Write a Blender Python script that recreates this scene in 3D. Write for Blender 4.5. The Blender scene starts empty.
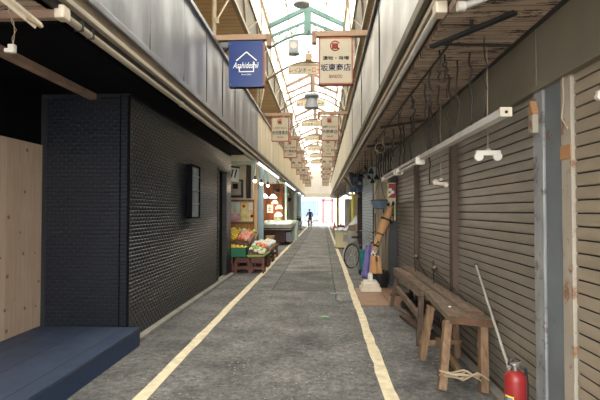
import bpy, bmesh, math, random
from mathutils import Vector, Matrix
random.seed(7)
PI = math.pi
sc = bpy.context.scene
COL = sc.collection

# ------------------------------------------------------------------ materials
def mat(name, col, rough=.6, metal=0., noise=None, bump=None, col2=None, spec=.5, emit=None, emit_s=0, stretch=(1, 1, 1), rust=None):
    m = bpy.data.materials.new(name); m.use_nodes = True
    nt = m.node_tree; b = nt.nodes['Principled BSDF']
    b.inputs['Base Color'].default_value = (*col, 1)
    b.inputs['Roughness'].default_value = rough
    b.inputs['Metallic'].default_value = metal
    b.inputs['Specular IOR Level'].default_value = spec
    L = nt.links.new
    tc = nt.nodes.new('ShaderNodeTexCoord'); mp = nt.nodes.new('ShaderNodeMapping')
    mp.inputs['Scale'].default_value = stretch
    L(tc.outputs['Object'], mp.inputs['Vector'])
    out = None
    if noise:
        sca, amt = noise
        n = nt.nodes.new('ShaderNodeTexNoise'); n.inputs['Scale'].default_value = sca; n.inputs['Detail'].default_value = 6
        L(mp.outputs[0], n.inputs['Vector'])
        r = nt.nodes.new('ShaderNodeValToRGB')
        c2 = col2 or tuple(c * (1 - amt) for c in col)
        r.color_ramp.elements[0].position = .35; r.color_ramp.elements[1].position = .65
        r.color_ramp.elements[0].color = (*c2, 1); r.color_ramp.elements[1].color = (*col, 1)
        L(n.outputs['Fac'], r.inputs['Fac']); out = r.outputs['Color']
    if rust:
        sca, lo, rc = rust
        n2 = nt.nodes.new('ShaderNodeTexNoise'); n2.inputs['Scale'].default_value = sca; n2.inputs['Detail'].default_value = 8
        n2.inputs['Roughness'].default_value = .7
        L(tc.outputs['Object'], n2.inputs['Vector'])
        r2 = nt.nodes.new('ShaderNodeValToRGB')
        r2.color_ramp.elements[0].position = lo; r2.color_ramp.elements[1].position = lo + .06
        r2.color_ramp.elements[0].color = (0, 0, 0, 1); r2.color_ramp.elements[1].color = (1, 1, 1, 1)
        L(n2.outputs['Fac'], r2.inputs['Fac'])
        mx = nt.nodes.new('ShaderNodeMix'); mx.data_type = 'RGBA'
        L(r2.outputs['Color'], mx.inputs['Factor'])
        if out: L(out, mx.inputs['A'])
        else: mx.inputs['A'].default_value = (*col, 1)
        mx.inputs['B'].default_value = (*rc, 1); out = mx.outputs['Result']
    if out: L(out, b.inputs['Base Color'])
    if bump:
        n3 = nt.nodes.new('ShaderNodeTexNoise'); n3.inputs['Scale'].default_value = bump[0]; n3.inputs['Detail'].default_value = 4
        L(mp.outputs[0], n3.inputs['Vector'])
        bp = nt.nodes.new('ShaderNodeBump'); bp.inputs['Strength'].default_value = bump[1]; bp.inputs['Distance'].default_value = .02
        L(n3.outputs['Fac'], bp.inputs['Height']); L(bp.outputs['Normal'], b.inputs['Normal'])
    if emit:
        b.inputs['Emission Color'].default_value = (*emit, 1); b.inputs['Emission Strength'].default_value = emit_s
    return m

def hexc(r, g, b):
    f = lambda v: ((v / 255 + .055) / 1.055) ** 2.4 if v > 10 else v / 255 / 12.92
    return (f(r), f(g), f(b))

def asphalt():
    m = mat('asphalt', (.13, .123, .115), .82, bump=None)
    nt = m.node_tree; b = nt.nodes['Principled BSDF']; L = nt.links.new
    N = lambda t, **k: nt.nodes.new(t)
    tc = N('ShaderNodeTexCoord')
    big = N('ShaderNodeTexNoise'); big.inputs['Scale'].default_value = 1.5; big.inputs['Detail'].default_value = 8; big.inputs['Roughness'].default_value = .65
    fine = N('ShaderNodeTexNoise'); fine.inputs['Scale'].default_value = 15; fine.inputs['Detail'].default_value = 10; fine.inputs['Roughness'].default_value = .92
    for n in (big, fine): L(tc.outputs['Object'], n.inputs['Vector'])
    r1 = N('ShaderNodeValToRGB'); e = r1.color_ramp.elements
    e[0].position = .33; e[0].color = (.062, .060, .058, 1); e[1].position = .67; e[1].color = (.195, .187, .177, 1)
    L(big.outputs['Fac'], r1.inputs['Fac'])
    r2 = N('ShaderNodeValToRGB'); e = r2.color_ramp.elements
    e[0].position = .40; e[0].color = (.3, .3, .3, 1); e[1].position = .60; e[1].color = (2.0, 1.97, 1.9, 1)
    L(fine.outputs['Fac'], r2.inputs['Fac'])
    mu = N('ShaderNodeMix'); mu.data_type = 'RGBA'; mu.blend_type = 'MULTIPLY'; mu.inputs['Factor'].default_value = 1
    L(r1.outputs['Color'], mu.inputs['A']); L(r2.outputs['Color'], mu.inputs['B'])
    # pale flecks and bits of grit
    v = N('ShaderNodeTexVoronoi'); v.inputs['Scale'].default_value = 16; L(tc.outputs['Object'], v.inputs['Vector'])
    lt = N('ShaderNodeMath'); lt.operation = 'LESS_THAN'; lt.inputs[1].default_value = .17; L(v.outputs['Distance'], lt.inputs[0])
    msk = N('ShaderNodeTexNoise'); msk.inputs['Scale'].default_value = 1.7; L(tc.outputs['Object'], msk.inputs['Vector'])
    g2 = N('ShaderNodeMath'); g2.operation = 'GREATER_THAN'; g2.inputs[1].default_value = .56; L(msk.outputs['Fac'], g2.inputs[0])
    an = N('ShaderNodeMath'); an.operation = 'MULTIPLY'; L(lt.outputs[0], an.inputs[0]); L(g2.outputs[0], an.inputs[1])
    mf = N('ShaderNodeMix'); mf.data_type = 'RGBA'; L(an.outputs[0], mf.inputs['Factor'])
    L(mu.outputs['Result'], mf.inputs['A']); mf.inputs['B'].default_value = (.36, .345, .31, 1)
    out = mf.outputs['Result']
    cv = N('ShaderNodeTexVoronoi'); cv.feature = 'DISTANCE_TO_EDGE'; cv.inputs['Scale'].default_value = .8
    wv = N('ShaderNodeTexNoise'); wv.inputs['Scale'].default_value = 4; wv.inputs['Detail'].default_value = 6; L(tc.outputs['Object'], wv.inputs['Vector'])
    wm = N('ShaderNodeVectorMath'); wm.operation = 'MULTIPLY_ADD'; L(wv.outputs['Color'], wm.inputs[0]); wm.inputs[1].default_value = (.35, .35, .35); L(tc.outputs['Object'], wm.inputs[2])
    L(wm.outputs[0], cv.inputs['Vector'])
    cl = N('ShaderNodeMath'); cl.operation = 'LESS_THAN'; cl.inputs[1].default_value = .005; L(cv.outputs['Distance'], cl.inputs[0])
    cm = N('ShaderNodeMath'); cm.operation = 'GREATER_THAN'; cm.inputs[1].default_value = .57; L(big.outputs['Fac'], cm.inputs[0])
    ca = N('ShaderNodeMath'); ca.operation = 'MULTIPLY'; L(cl.outputs[0], ca.inputs[0]); L(cm.outputs[0], ca.inputs[1])
    cx = N('ShaderNodeMix'); cx.data_type = 'RGBA'; L(ca.outputs[0], cx.inputs['Factor']); L(out, cx.inputs['A']); cx.inputs['B'].default_value = (.03, .03, .03, 1); out = cx.outputs['Result']
    # saw-cut seams between patches of road
    sx = N('ShaderNodeSeparateXYZ'); L(tc.outputs['Object'], sx.inputs[0])
    wob = N('ShaderNodeTexNoise'); wob.inputs['Scale'].default_value = 3; wob.inputs['Detail'].default_value = 6; L(tc.outputs['Object'], wob.inputs['Vector'])
    def seam(axis, at, w, o_axis, lo, hi, col):
        nonlocal out
        a = N('ShaderNodeMath'); a.operation = 'MULTIPLY_ADD'; L(wob.outputs['Fac'], a.inputs[0]); a.inputs[1].default_value = .09; L(sx.outputs[axis], a.inputs[2])
        c = N('ShaderNodeMath'); c.operation = 'COMPARE'; L(a.outputs[0], c.inputs[0]); c.inputs[1].default_value = at + .045; c.inputs[2].default_value = w
        d = N('ShaderNodeMath'); d.operation = 'COMPARE'; L(sx.outputs[o_axis], d.inputs[0]); d.inputs[1].default_value = (lo + hi) / 2; d.inputs[2].default_value = (hi - lo) / 2
        p = N('ShaderNodeMath'); p.operation = 'MULTIPLY'; L(c.outputs[0], p.inputs[0]); L(d.outputs[0], p.inputs[1])
        p2 = N('ShaderNodeMath'); p2.operation = 'MULTIPLY'; L(p.outputs[0], p2.inputs[0]); p2.inputs[1].default_value = .7
        x = N('ShaderNodeMix'); x.data_type = 'RGBA'; L(p2.outputs[0], x.inputs['Factor']); L(out, x.inputs['A']); x.inputs['B'].default_value = (*col, 1)
        out = x.outputs['Result']
    dk = (.03, .03, .03)
    seam('X', -1.03, .016, 'Y', 9.3, 45, dk); seam('X', .24, .016, 'Y', 8.2, 45, dk)
    seam('Y', 9.25, .03, 'X', -1.5, .55, dk); seam('Y', 12.3, .03, 'X', -1.5, .55, dk)
    seam('Y', 8.2, .022, 'X', .24, .55, dk); seam('Y', 17.5, .04, 'X', -1.5, .55, dk); seam('Y', 10.9, .03, 'X', .24, .55, dk)
    # newer and older asphalt patches
    def patch(x0, x1, y0, y1, k):
        nonlocal out
        c = N('ShaderNodeMath'); c.operation = 'COMPARE'; L(sx.outputs['X'], c.inputs[0]); c.inputs[1].default_value = (x0 + x1) / 2; c.inputs[2].default_value = (x1 - x0) / 2
        d = N('ShaderNodeMath'); d.operation = 'COMPARE'; L(sx.outputs['Y'], d.inputs[0]); d.inputs[1].default_value = (y0 + y1) / 2; d.inputs[2].default_value = (y1 - y0) / 2
        p = N('ShaderNodeMath'); p.operation = 'MULTIPLY'; L(c.outputs[0], p.inputs[0]); L(d.outputs[0], p.inputs[1])
        x = N('ShaderNodeMix'); x.data_type = 'RGBA'; x.blend_type = 'MULTIPLY'; L(p.outputs[0], x.inputs['Factor']); L(out, x.inputs['A']); x.inputs['B'].default_value = (k, k, k, 1)
        out = x.outputs['Result']
    patch(-1.03, .24, 9.3, 12.3, .8); patch(-1.03, .24, 12.3, 45, 1.28); patch(.24, .55, 8.2, 9.25, 1.25); patch(-3, -1.62, 3, 12, .82)
    L(out, b.inputs['Base Color'])
    bp = N('ShaderNodeBump'); bp.inputs['Strength'].default_value = .8; bp.inputs['Distance'].default_value = .012
    L(fine.outputs['Fac'], bp.inputs['Height']); L(bp.outputs['Normal'], b.inputs['Normal'])
    return m

def tile_mat():
    m = mat('black_tile', (.012, .013, .016), .34, spec=.55)
    nt = m.node_tree; b = nt.nodes['Principled BSDF']; L = nt.links.new
    tc = nt.nodes.new('ShaderNodeTexCoord'); s = nt.nodes.new('ShaderNodeSeparateXYZ'); L(tc.outputs['Object'], s.inputs[0])
    a = nt.nodes.new('ShaderNodeMath'); L(s.outputs['X'], a.inputs[0]); L(s.outputs['Y'], a.inputs[1])
    c = nt.nodes.new('ShaderNodeCombineXYZ'); L(a.outputs[0], c.inputs['X']); L(s.outputs['Z'], c.inputs['Y'])
    k = nt.nodes.new('ShaderNodeTexBrick'); L(c.outputs[0], k.inputs['Vector'])
    k.inputs['Scale'].default_value = 1; k.inputs['Brick Width'].default_value = .1; k.inputs['Row Height'].default_value = .046
    k.inputs['Mortar Size'].default_value = .006; k.inputs['Mortar Smooth'].default_value = .6; k.inputs['Bias'].default_value = -.2
    k.inputs['Color1'].default_value = (.022, .024, .029, 1); k.inputs['Color2'].default_value = (.05, .053, .062, 1); k.inputs['Mortar'].default_value = (.004, .004, .005, 1)
    L(k.outputs['Color'], b.inputs['Base Color'])
    bp = nt.nodes.new('ShaderNodeBump'); bp.inputs['Strength'].default_value = 1; bp.inputs['Distance'].default_value = .008; bp.invert = True
    n = nt.nodes.new('ShaderNodeTexNoise'); n.inputs['Scale'].default_value = 14; L(tc.outputs['Object'], n.inputs['Vector'])
    ad = nt.nodes.new('ShaderNodeMath'); ad.operation = 'MULTIPLY_ADD'; L(n.outputs['Fac'], ad.inputs[0]); ad.inputs[1].default_value = .7; L(k.outputs['Fac'], ad.inputs[2])
    L(ad.outputs[0], bp.inputs['Height']); L(bp.outputs['Normal'], b.inputs['Normal'])
    return m

def plank_mat(name, axis, pitch, col, col2, rough=.6, seam=(.02, .015, .01), w=.06, nscale=3, stretch=(1, 1, 1), amt=1., spec=.3, peel=None):
    """boards laid side by side along one axis of the world"""
    m = mat(name, col, rough, spec=spec); nt = m.node_tree; b = nt.nodes['Principled BSDF']; L = nt.links.new
    tc = nt.nodes.new('ShaderNodeTexCoord'); s = nt.nodes.new('ShaderNodeSeparateXYZ'); L(tc.outputs['Object'], s.inputs[0])
    dv = nt.nodes.new('ShaderNodeMath'); dv.operation = 'DIVIDE'; L(s.outputs[axis], dv.inputs[0]); dv.inputs[1].default_value = pitch
    fr = nt.nodes.new('ShaderNodeMath'); fr.operation = 'FRACT'; L(dv.outputs[0], fr.inputs[0])
    fl = nt.nodes.new('ShaderNodeMath'); fl.operation = 'FLOOR'; L(dv.outputs[0], fl.inputs[0])
    wn = nt.nodes.new('ShaderNodeTexWhiteNoise'); wn.noise_dimensions = '1D'; L(fl.outputs[0], wn.inputs['W'])
    mp = nt.nodes.new('ShaderNodeMapping'); mp.inputs['Scale'].default_value = stretch; L(tc.outputs['Object'], mp.inputs['Vector'])
    n = nt.nodes.new('ShaderNodeTexNoise'); n.inputs['Scale'].default_value = nscale; n.inputs['Detail'].default_value = 7; L(mp.outputs[0], n.inputs['Vector'])
    ad = nt.nodes.new('ShaderNodeMath'); ad.operation = 'MULTIPLY_ADD'; L(wn.outputs['Value'], ad.inputs[0]); ad.inputs[1].default_value = .35; L(n.outputs['Fac'], ad.inputs[2])
    r = nt.nodes.new('ShaderNodeValToRGB'); r.color_ramp.elements[0].position = .4; r.color_ramp.elements[1].position = .95
    r.color_ramp.elements[0].color = (*col2, 1); r.color_ramp.elements[1].color = (*col, 1); L(ad.outputs[0], r.inputs['Fac'])
    out = r.outputs['Color']
    if peel:
        n2 = nt.nodes.new('ShaderNodeTexNoise'); n2.inputs['Scale'].default_value = peel[0]; n2.inputs['Detail'].default_value = 9; n2.inputs['Roughness'].default_value = .75
        L(mp.outputs[0], n2.inputs['Vector'])
        g = nt.nodes.new('ShaderNodeMath'); g.operation = 'GREATER_THAN'; L(n2.outputs['Fac'], g.inputs[0]); g.inputs[1].default_value = peel[1]
        x = nt.nodes.new('ShaderNodeMix'); x.data_type = 'RGBA'; L(g.outputs[0], x.inputs['Factor']); L(out, x.inputs['A']); x.inputs['B'].default_value = (*peel[2], 1); out = x.outputs['Result']
    ls = nt.nodes.new('ShaderNodeMath'); ls.operation = 'LESS_THAN'; L(fr.outputs[0], ls.inputs[0]); ls.inputs[1].default_value = w
    x = nt.nodes.new('ShaderNodeMix'); x.data_type = 'RGBA'; L(ls.outputs[0], x.inputs['Factor']); L(out, x.inputs['A']); x.inputs['B'].default_value = (*seam, 1)
    L(x.outputs['Result'], b.inputs['Base Color'])
    bp = nt.nodes.new('ShaderNodeBump'); bp.inputs['Strength'].default_value = .6; bp.inputs['Distance'].default_value = .006; bp.invert = True
    L(ls.outputs[0], bp.inputs['Height']); L(bp.outputs['Normal'], b.inputs['Normal'])
    return m

def pine_mat():
    m = plank_mat('knotty_pine', 'Y', .24, hexc(194, 172, 150), hexc(174, 150, 128), .5, hexc(168, 138, 110), .012, 3, (1, 14, 1))
    nt = m.node_tree; b = nt.nodes['Principled BSDF']; L = nt.links.new
    prev = b.inputs['Base Color'].links[0].from_socket
    tc = nt.nodes.new('ShaderNodeTexCoord'); sp = nt.nodes.new('ShaderNodeSeparateXYZ'); L(tc.outputs['Object'], sp.inputs[0]); cb = nt.nodes.new('ShaderNodeCombineXYZ'); L(sp.outputs['Y'], cb.inputs['X']); L(sp.outputs['Z'], cb.inputs['Y'])
    v = nt.nodes.new('ShaderNodeTexVoronoi'); v.voronoi_dimensions = '2D'; v.inputs['Scale'].default_value = 3.3; L(cb.outputs[0], v.inputs['Vector'])
    sc_ = nt.nodes.new('ShaderNodeSeparateColor'); L(v.outputs['Color'], sc_.inputs[0]); kd = nt.nodes.new('ShaderNodeMath'); kd.operation = 'DIVIDE'; L(v.outputs['Distance'], kd.inputs[0]); L(sc_.outputs[0], kd.inputs[1])
    r = nt.nodes.new('ShaderNodeValToRGB'); r.color_ramp.elements[0].position = .05; r.color_ramp.elements[0].color = (1, 1, 1, 1); r.color_ramp.elements[1].position = .10; r.color_ramp.elements[1].color = (0, 0, 0, 1)
    L(kd.outputs[0], r.inputs['Fac'])
    x = nt.nodes.new('ShaderNodeMix'); x.data_type = 'RGBA'; L(r.outputs['Color'], x.inputs['Factor']); L(prev, x.inputs['A']); x.inputs['B'].default_value = (*hexc(128, 96, 74), 1)
    L(x.outputs['Result'], b.inputs['Base Color'])
    return m

def roof_mat():
    m = bpy.data.materials.new('polycarbonate'); m.use_nodes = True; nt = m.node_tree; nt.nodes.clear(); L = nt.links.new
    o = nt.nodes.new('ShaderNodeOutputMaterial'); mx = nt.nodes.new('ShaderNodeMixShader')
    t = nt.nodes.new('ShaderNodeBsdfTransparent'); t.inputs[0].default_value = (.76, .78, .79, 1)
    d = nt.nodes.new('ShaderNodeBsdfTranslucent')
    tc = nt.nodes.new('ShaderNodeTexCoord'); n = nt.nodes.new('ShaderNodeTexNoise'); n.inputs['Scale'].default_value = 1.2; n.inputs['Detail'].default_value = 7
    mp = nt.nodes.new('ShaderNodeMapping'); mp.inputs['Scale'].default_value = (.5, 2.2, .5); L(tc.outputs['Object'], mp.inputs[0]); L(mp.outputs[0], n.inputs['Vector'])
    r = nt.nodes.new('ShaderNodeValToRGB'); r.color_ramp.elements[0].position = .35; r.color_ramp.elements[1].position = .62
    r.color_ramp.elements[0].color = (.44, .39, .31, 1); r.color_ramp.elements[1].color = (.72, .71, .67, 1)
    L(n.outputs['Fac'], r.inputs['Fac']); L(r.outputs['Color'], d.inputs['Color'])
    mx.inputs[0].default_value = .7; L(t.outputs[0], mx.inputs[1]); L(d.outputs[0], mx.inputs[2]); L(mx.outputs[0], o.inputs['Surface'])
    return m

def mesh_wall_mat():
    m = bpy.data.materials.new('wire_mesh_sheet'); m.use_nodes = True; nt = m.node_tree; nt.nodes.clear(); L = nt.links.new
    o = nt.nodes.new('ShaderNodeOutputMaterial'); mx = nt.nodes.new('ShaderNodeMixShader')
    t = nt.nodes.new('ShaderNodeBsdfTranslucent'); t.inputs[0].default_value = (.7, .7, .66, 1)
    d = nt.nodes.new('ShaderNodeBsdfPrincipled'); d.inputs['Roughness'].default_value = .6
    tc = nt.nodes.new('ShaderNodeTexCoord'); mp = nt.nodes.new('ShaderNodeMapping'); mp.inputs['Rotation'].default_value = (math.radians(45), 0, 0); L(tc.outputs['Object'], mp.inputs[0])
    c = nt.nodes.new('ShaderNodeTexChecker'); c.inputs['Scale'].default_value = 14; c.inputs[1].default_value = (*hexc(138, 129, 113), 1); c.inputs[2].default_value = (*hexc(104, 95, 80), 1)
    L(mp.outputs[0], c.inputs['Vector']); L(c.outputs[0], d.inputs['Base Color'])
    mx.inputs[0].default_value = .08; L(d.outputs[0], mx.inputs[1]); L(t.outputs[0], mx.inputs[2]); L(mx.outputs[0], o.inputs['Surface'])
    return m

def glow(name, col, s):
    return mat(name, (.9, .9, .9), .4, emit=col, emit_s=s)

M = {}
M['asphalt'] = asphalt()
M['paint'] = mat('road_paint', hexc(236, 220, 184), .75, noise=(9, .25), bump=(30, .3), rust=(26, .66, (.16, .15, .13)))
M['tile'] = tile_mat()
M['black'] = mat('black_paint', (.003, .003, .0035), .8, spec=.1)
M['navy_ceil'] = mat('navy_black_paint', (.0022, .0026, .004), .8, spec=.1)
M['pine'] = pine_mat()
M['deck'] = plank_mat('blue_deck', 'X', .4, hexc(72, 83, 102), hexc(52, 63, 83), .5, hexc(22, 28, 40), .028, 5, (1, 1, 1))
M['deck_side'] = mat('blue_deck_side', hexc(32, 52, 82), .5, noise=(6, .2), rust=(22, .7, hexc(120, 130, 140)))
M['brown_trim'] = mat('brown_trim', hexc(170, 142, 122), .6, noise=(5, .35))
M['beige'] = mat('beige_metal', hexc(190, 178, 158), .5, noise=(4, .25), stretch=(1, .3, 1))
M['beige2'] = mat('dull_beige', hexc(168, 150, 118), .55, noise=(4, .3), stretch=(1, .3, 1))
M['tan'] = mat('tan_trim', hexc(116, 102, 80), .55, noise=(5, .3), stretch=(1, .4, 1))
M['dark_metal'] = mat('dark_metal', (.035, .032, .03), .5, noise=(6, .4))
M['steel'] = mat('grey_steel', hexc(152, 154, 160), .38, .3, noise=(1.6, .35), bump=(2.0, .35), stretch=(1, 1.6, .5))
M['steel_light'] = mat('pale_steel', hexc(228, 226, 220), .42, .2, noise=(2.5, .16), bump=(2.2, .5), stretch=(1, 1.5, .4), rust=(5, .72, hexc(150, 90, 60)))
M['cream'] = mat('cream_sheet', hexc(244, 230, 200), .55, noise=(1.8, .22), stretch=(1, 2, .25))
M['cream_r'] = mat('cream_sheet_pale', hexc(244, 238, 220), .55, noise=(1.8, .18), stretch=(1, 2, .25))
M['soffit'] = plank_mat('peeling_planks', 'Y', .085, hexc(208, 188, 168), hexc(164, 144, 126), .7, hexc(34, 26, 22), .07, 4, (.6, 3, 1), peel=(7, .56, hexc(74, 60, 50)))
M['brown_planks'] = plank_mat('brown_planks', 'Y', .22, hexc(232, 194, 142), hexc(212, 170, 116), .55, hexc(150, 112, 70), .08, 2, (.5, 2, 1))
M['shop_soffit'] = mat('pale_soffit', hexc(218, 222, 205), .6, noise=(3, .15))
M['header'] = mat('header_sheet', hexc(124, 117, 99), .55, noise=(2, .18), rust=(30, .72, hexc(60, 45, 35)))
M['shutter'] = mat('taupe_shutter', hexc(146, 137, 123), .3, .2, noise=(3, .2), stretch=(1, 1, 4), spec=.6, bump=(22, .2), rust=(7, .70, hexc(105, 88, 70)))
M['shutter_near'] = mat('beige_shutter', hexc(156, 142, 121), .42, noise=(3, .18), stretch=(1, 1, 4), rust=(14, .70, hexc(120, 80, 50)))
M['shutter_blue'] = mat('blue_grey_shutter', hexc(176, 196, 212), .4, noise=(4, .15))
M['groove'] = mat('shutter_groove', (.012, .011, .01), .7)
M['post_grey'] = mat('blue_grey_post', hexc(116, 122, 124), .5, noise=(3, .2), rust=(4, .60, hexc(110, 84, 64)))
M['post_worn'] = mat('worn_grey_post', hexc(160, 160, 158), .6, noise=(7, .35), stretch=(1, 1, .4), rust=(7, .54, hexc(108, 104, 100)))
M['post_rust'] = mat('rusty_cream_post', hexc(176, 166, 148), .6, noise=(6, .2), stretch=(1, 1, .3), rust=(3.2, .54, hexc(132, 92, 62)))
M['post_brown'] = mat('brown_post', hexc(88, 68, 54), .6, noise=(6, .3))
M['tape'] = mat('brown_tape', hexc(176, 130, 88), .5)
M['old_wood'] = mat('weathered_wood', hexc(136, 116, 97), .75, noise=(6, .45), stretch=(7, .9, 7), bump=(8, .5))
M['old_wood_d'] = mat('weathered_wood_end', hexc(102, 72, 50), .8, noise=(9, .5), bump=(10, .5))
M['leg_wood'] = mat('brown_leg_wood', hexc(136, 106, 76), .7, noise=(6, .45), stretch=(6, 6, .8), bump=(8, .4))
M['leg_wood_d'] = mat('dark_leg_wood', hexc(88, 68, 52), .75, noise=(6, .45), stretch=(6, 6, .8))
M['plywood'] = mat('brown_plywood', hexc(158, 124, 100), .7, noise=(4, .25), stretch=(1, 4, 1))
M['wood_beam'] = mat('light_wood', hexc(166, 134, 102), .5, noise=(5, .15), stretch=(12, 1, 1))
M['wood_end'] = mat('light_wood_end', hexc(140, 110, 82), .55)
M['white_pl'] = mat('white_plastic', hexc(228, 222, 208), .45, noise=(6, .12))
M['white_metal'] = mat('white_enamel', hexc(216, 214, 206), .4, noise=(5, .15))
M['white_st'] = mat('old_white_plastic', hexc(222, 208, 184), .6, noise=(4, .2))
M['red'] = mat('red_paint', hexc(176, 34, 34), .35, noise=(4, .2))
M['extg'] = mat('extinguisher_red', hexc(150, 40, 38), .38, noise=(5, .18), rust=(8, .68, hexc(150, 62, 52)))
M['chrome'] = mat('dull_chrome', (.42, .40, .37), .35, .9)
M['sign_cream'] = mat('sign_cream', hexc(192, 181, 158), .8, spec=.08)
M['sign_blue'] = mat('sign_blue', hexc(4, 46, 112), .3)
M['sign_rim'] = mat('sign_orange_rim', hexc(160, 74, 36), .45)
M['sign_rim_red'] = mat('sign_red_rim', hexc(158, 50, 46), .45)
M['ink_red'] = mat('red_ink', hexc(132, 10, 16), .8, spec=.08)
M['ink_blue'] = mat('blue_ink', hexc(4, 26, 72), .8, spec=.08)
M['ink_dark'] = mat('dark_ink', hexc(16, 14, 13), .8, spec=.08)
M['ink_white'] = mat('white_ink', hexc(245, 245, 245), .8, spec=.08)
M['ink_green'] = mat('green_ink', hexc(28, 88, 52), .8, spec=.08)
M['ink_orange'] = mat('orange_ink', hexc(190, 84, 14), .8, spec=.08)
M['teal_steel'] = mat('sea_green_paint', hexc(72, 106, 98), .45, noise=(4, .2))
M['brown_steel'] = mat('brown_steel', hexc(112, 86, 66), .5, noise=(4, .2))
M['cream_steel'] = mat('cream_steel', hexc(158, 140, 110), .5, noise=(5, .15))
M['roof'] = roof_mat()
M['arch_brown'] = mat('arch_brown', hexc(112, 98, 76), .5)
M['meshwall'] = mesh_wall_mat()
M['gull'] = mat('grey_speaker', hexc(132, 134, 138), .5)
M['bldg'] = mat('building_render', hexc(206, 196, 176), .8, noise=(2, .12))
M['bldg_w'] = mat('white_building', hexc(240, 236, 232), .7, noise=(2, .06))
M['pinkish'] = mat('pale_red_frame', hexc(176, 70, 66), .5)
M['glassy'] = mat('dark_glass', hexc(46, 52, 60), .1, spec=.6)
M['wire'] = mat('dark_wire', (.035, .028, .022), .6)
M['wire_pale'] = mat('pale_wire', hexc(176, 156, 128), .6)
M['tube_off'] = mat('unlit_tube', hexc(212, 204, 188), .3)
M['tube_on'] = glow('lit_tube', (.82, .94, 1.), 1.3)
M['bulb_on'] = glow('lit_bulb', (1., .82, .6), 3)
M['warm_on'] = glow('lit_warm_shade', (1., .58, .2), .75)
M['white_on'] = glow('lit_white_shade', (.9, .95, 1.), 1.0)
M['green_crate'] = mat('green_crate', hexc(20, 104, 66), .45)
M['stool_wood'] = mat('red_brown_wood', hexc(112, 66, 50), .6, noise=(6, .3), stretch=(4, 4, 1))
M['plank_yel'] = plank_mat('yellow_planks', 'X', .1, hexc(214, 160, 92), hexc(182, 126, 66), .55, hexc(96, 60, 30), .07, 4, (6, 1, .6))
M['brown_wall'] = plank_mat('brown_wall_planks', 'X', .18, hexc(150, 92, 60), hexc(118, 70, 46), .55, hexc(60, 34, 22), .05, 4, (6, 1, .6))
M['pale_wall'] = mat('pale_wall', hexc(206, 200, 180), .75, noise=(3, .15))
M['mint'] = mat('mint_post', hexc(190, 206, 196), .5, noise=(4, .12))
M['skyblue'] = mat('pale_blue_post', hexc(166, 196, 212), .45, noise=(4, .12))
M['wood_post'] = mat('tan_post', hexc(206, 166, 114), .6, noise=(6, .2), stretch=(5, 5, .6))
M['dark_brown'] = mat('dark_brown', hexc(70, 46, 36), .6, noise=(5, .3))
M['fish_grey'] = mat('grey_box', hexc(176, 170, 158), .5, noise=(5, .2))
M['maroon'] = mat('maroon_panel', hexc(92, 50, 44), .5, noise=(5, .2))
M['ice'] = mat('ice_green', hexc(206, 226, 214), .4, noise=(9, .12))
M['yellow'] = mat('yellow_fruit', hexc(232, 196, 62), .5, noise=(12, .15), bump=(60, .2))
M['orange'] = mat('orange_fruit', hexc(232, 122, 66), .5, noise=(12, .15), bump=(60, .2))
M['pale_veg'] = mat('pale_vegetable', hexc(232, 230, 206), .5, noise=(14, .2))
M['green_veg'] = mat('green_vegetable', hexc(156, 186, 88), .55, noise=(16, .35), bump=(14, .6))
M['pink_veg'] = mat('pink_pack', hexc(226, 168, 160), .35, noise=(12, .2))
M['clear'] = mat('clear_pack', hexc(224, 226, 228), .25, noise=(10, .25))
M['card'] = mat('cardboard', hexc(196, 158, 112), .7, noise=(5, .15))
M['rubber'] = mat('black_rubber', (.018, .018, .018), .6)
M['bucket'] = mat('black_plastic', (.02, .021, .024), .4)
M['purple'] = mat('purple_cloth', hexc(134, 124, 186), .8, noise=(9, .25))
M['teal'] = mat('teal_cloth', hexc(40, 132, 128), .7, noise=(7, .4))
M['orange_cloth'] = mat('orange_canvas', hexc(204, 154, 104), .75, noise=(6, .2))
M['blue_basket'] = mat('blue_grey_plastic', hexc(104, 120, 138), .5, noise=(9, .3))
M['blue_tarp'] = mat('blue_tarp', hexc(86, 104, 126), .6, noise=(5, .3))
M['yellow_post'] = mat('yellow_post', hexc(226, 206, 62), .5)
M['cone'] = mat('orange_plastic', hexc(214, 96, 50), .5)
M['cream_box'] = mat('cream_box', hexc(222, 208, 166), .5, noise=(4, .1))
M['sheet_w'] = mat('white_plastic_sheet', hexc(226, 232, 242), .4, noise=(5, .15), bump=(7, .5))
M['jacket'] = mat('blue_jacket', hexc(48, 56, 96), .8, noise=(9, .2))
M['trouser'] = mat('navy_trousers', hexc(44, 48, 72), .85)
M['skin'] = mat('skin', hexc(214, 166, 138), .55)
M['hair'] = mat('dark_hair', (.02, .016, .014), .6)
M['lime'] = mat('lime_paint', hexc(110, 200, 120), .6)
M['concrete'] = mat('concrete', hexc(150, 144, 134), .85, noise=(6, .25), bump=(20, .4))

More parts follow.
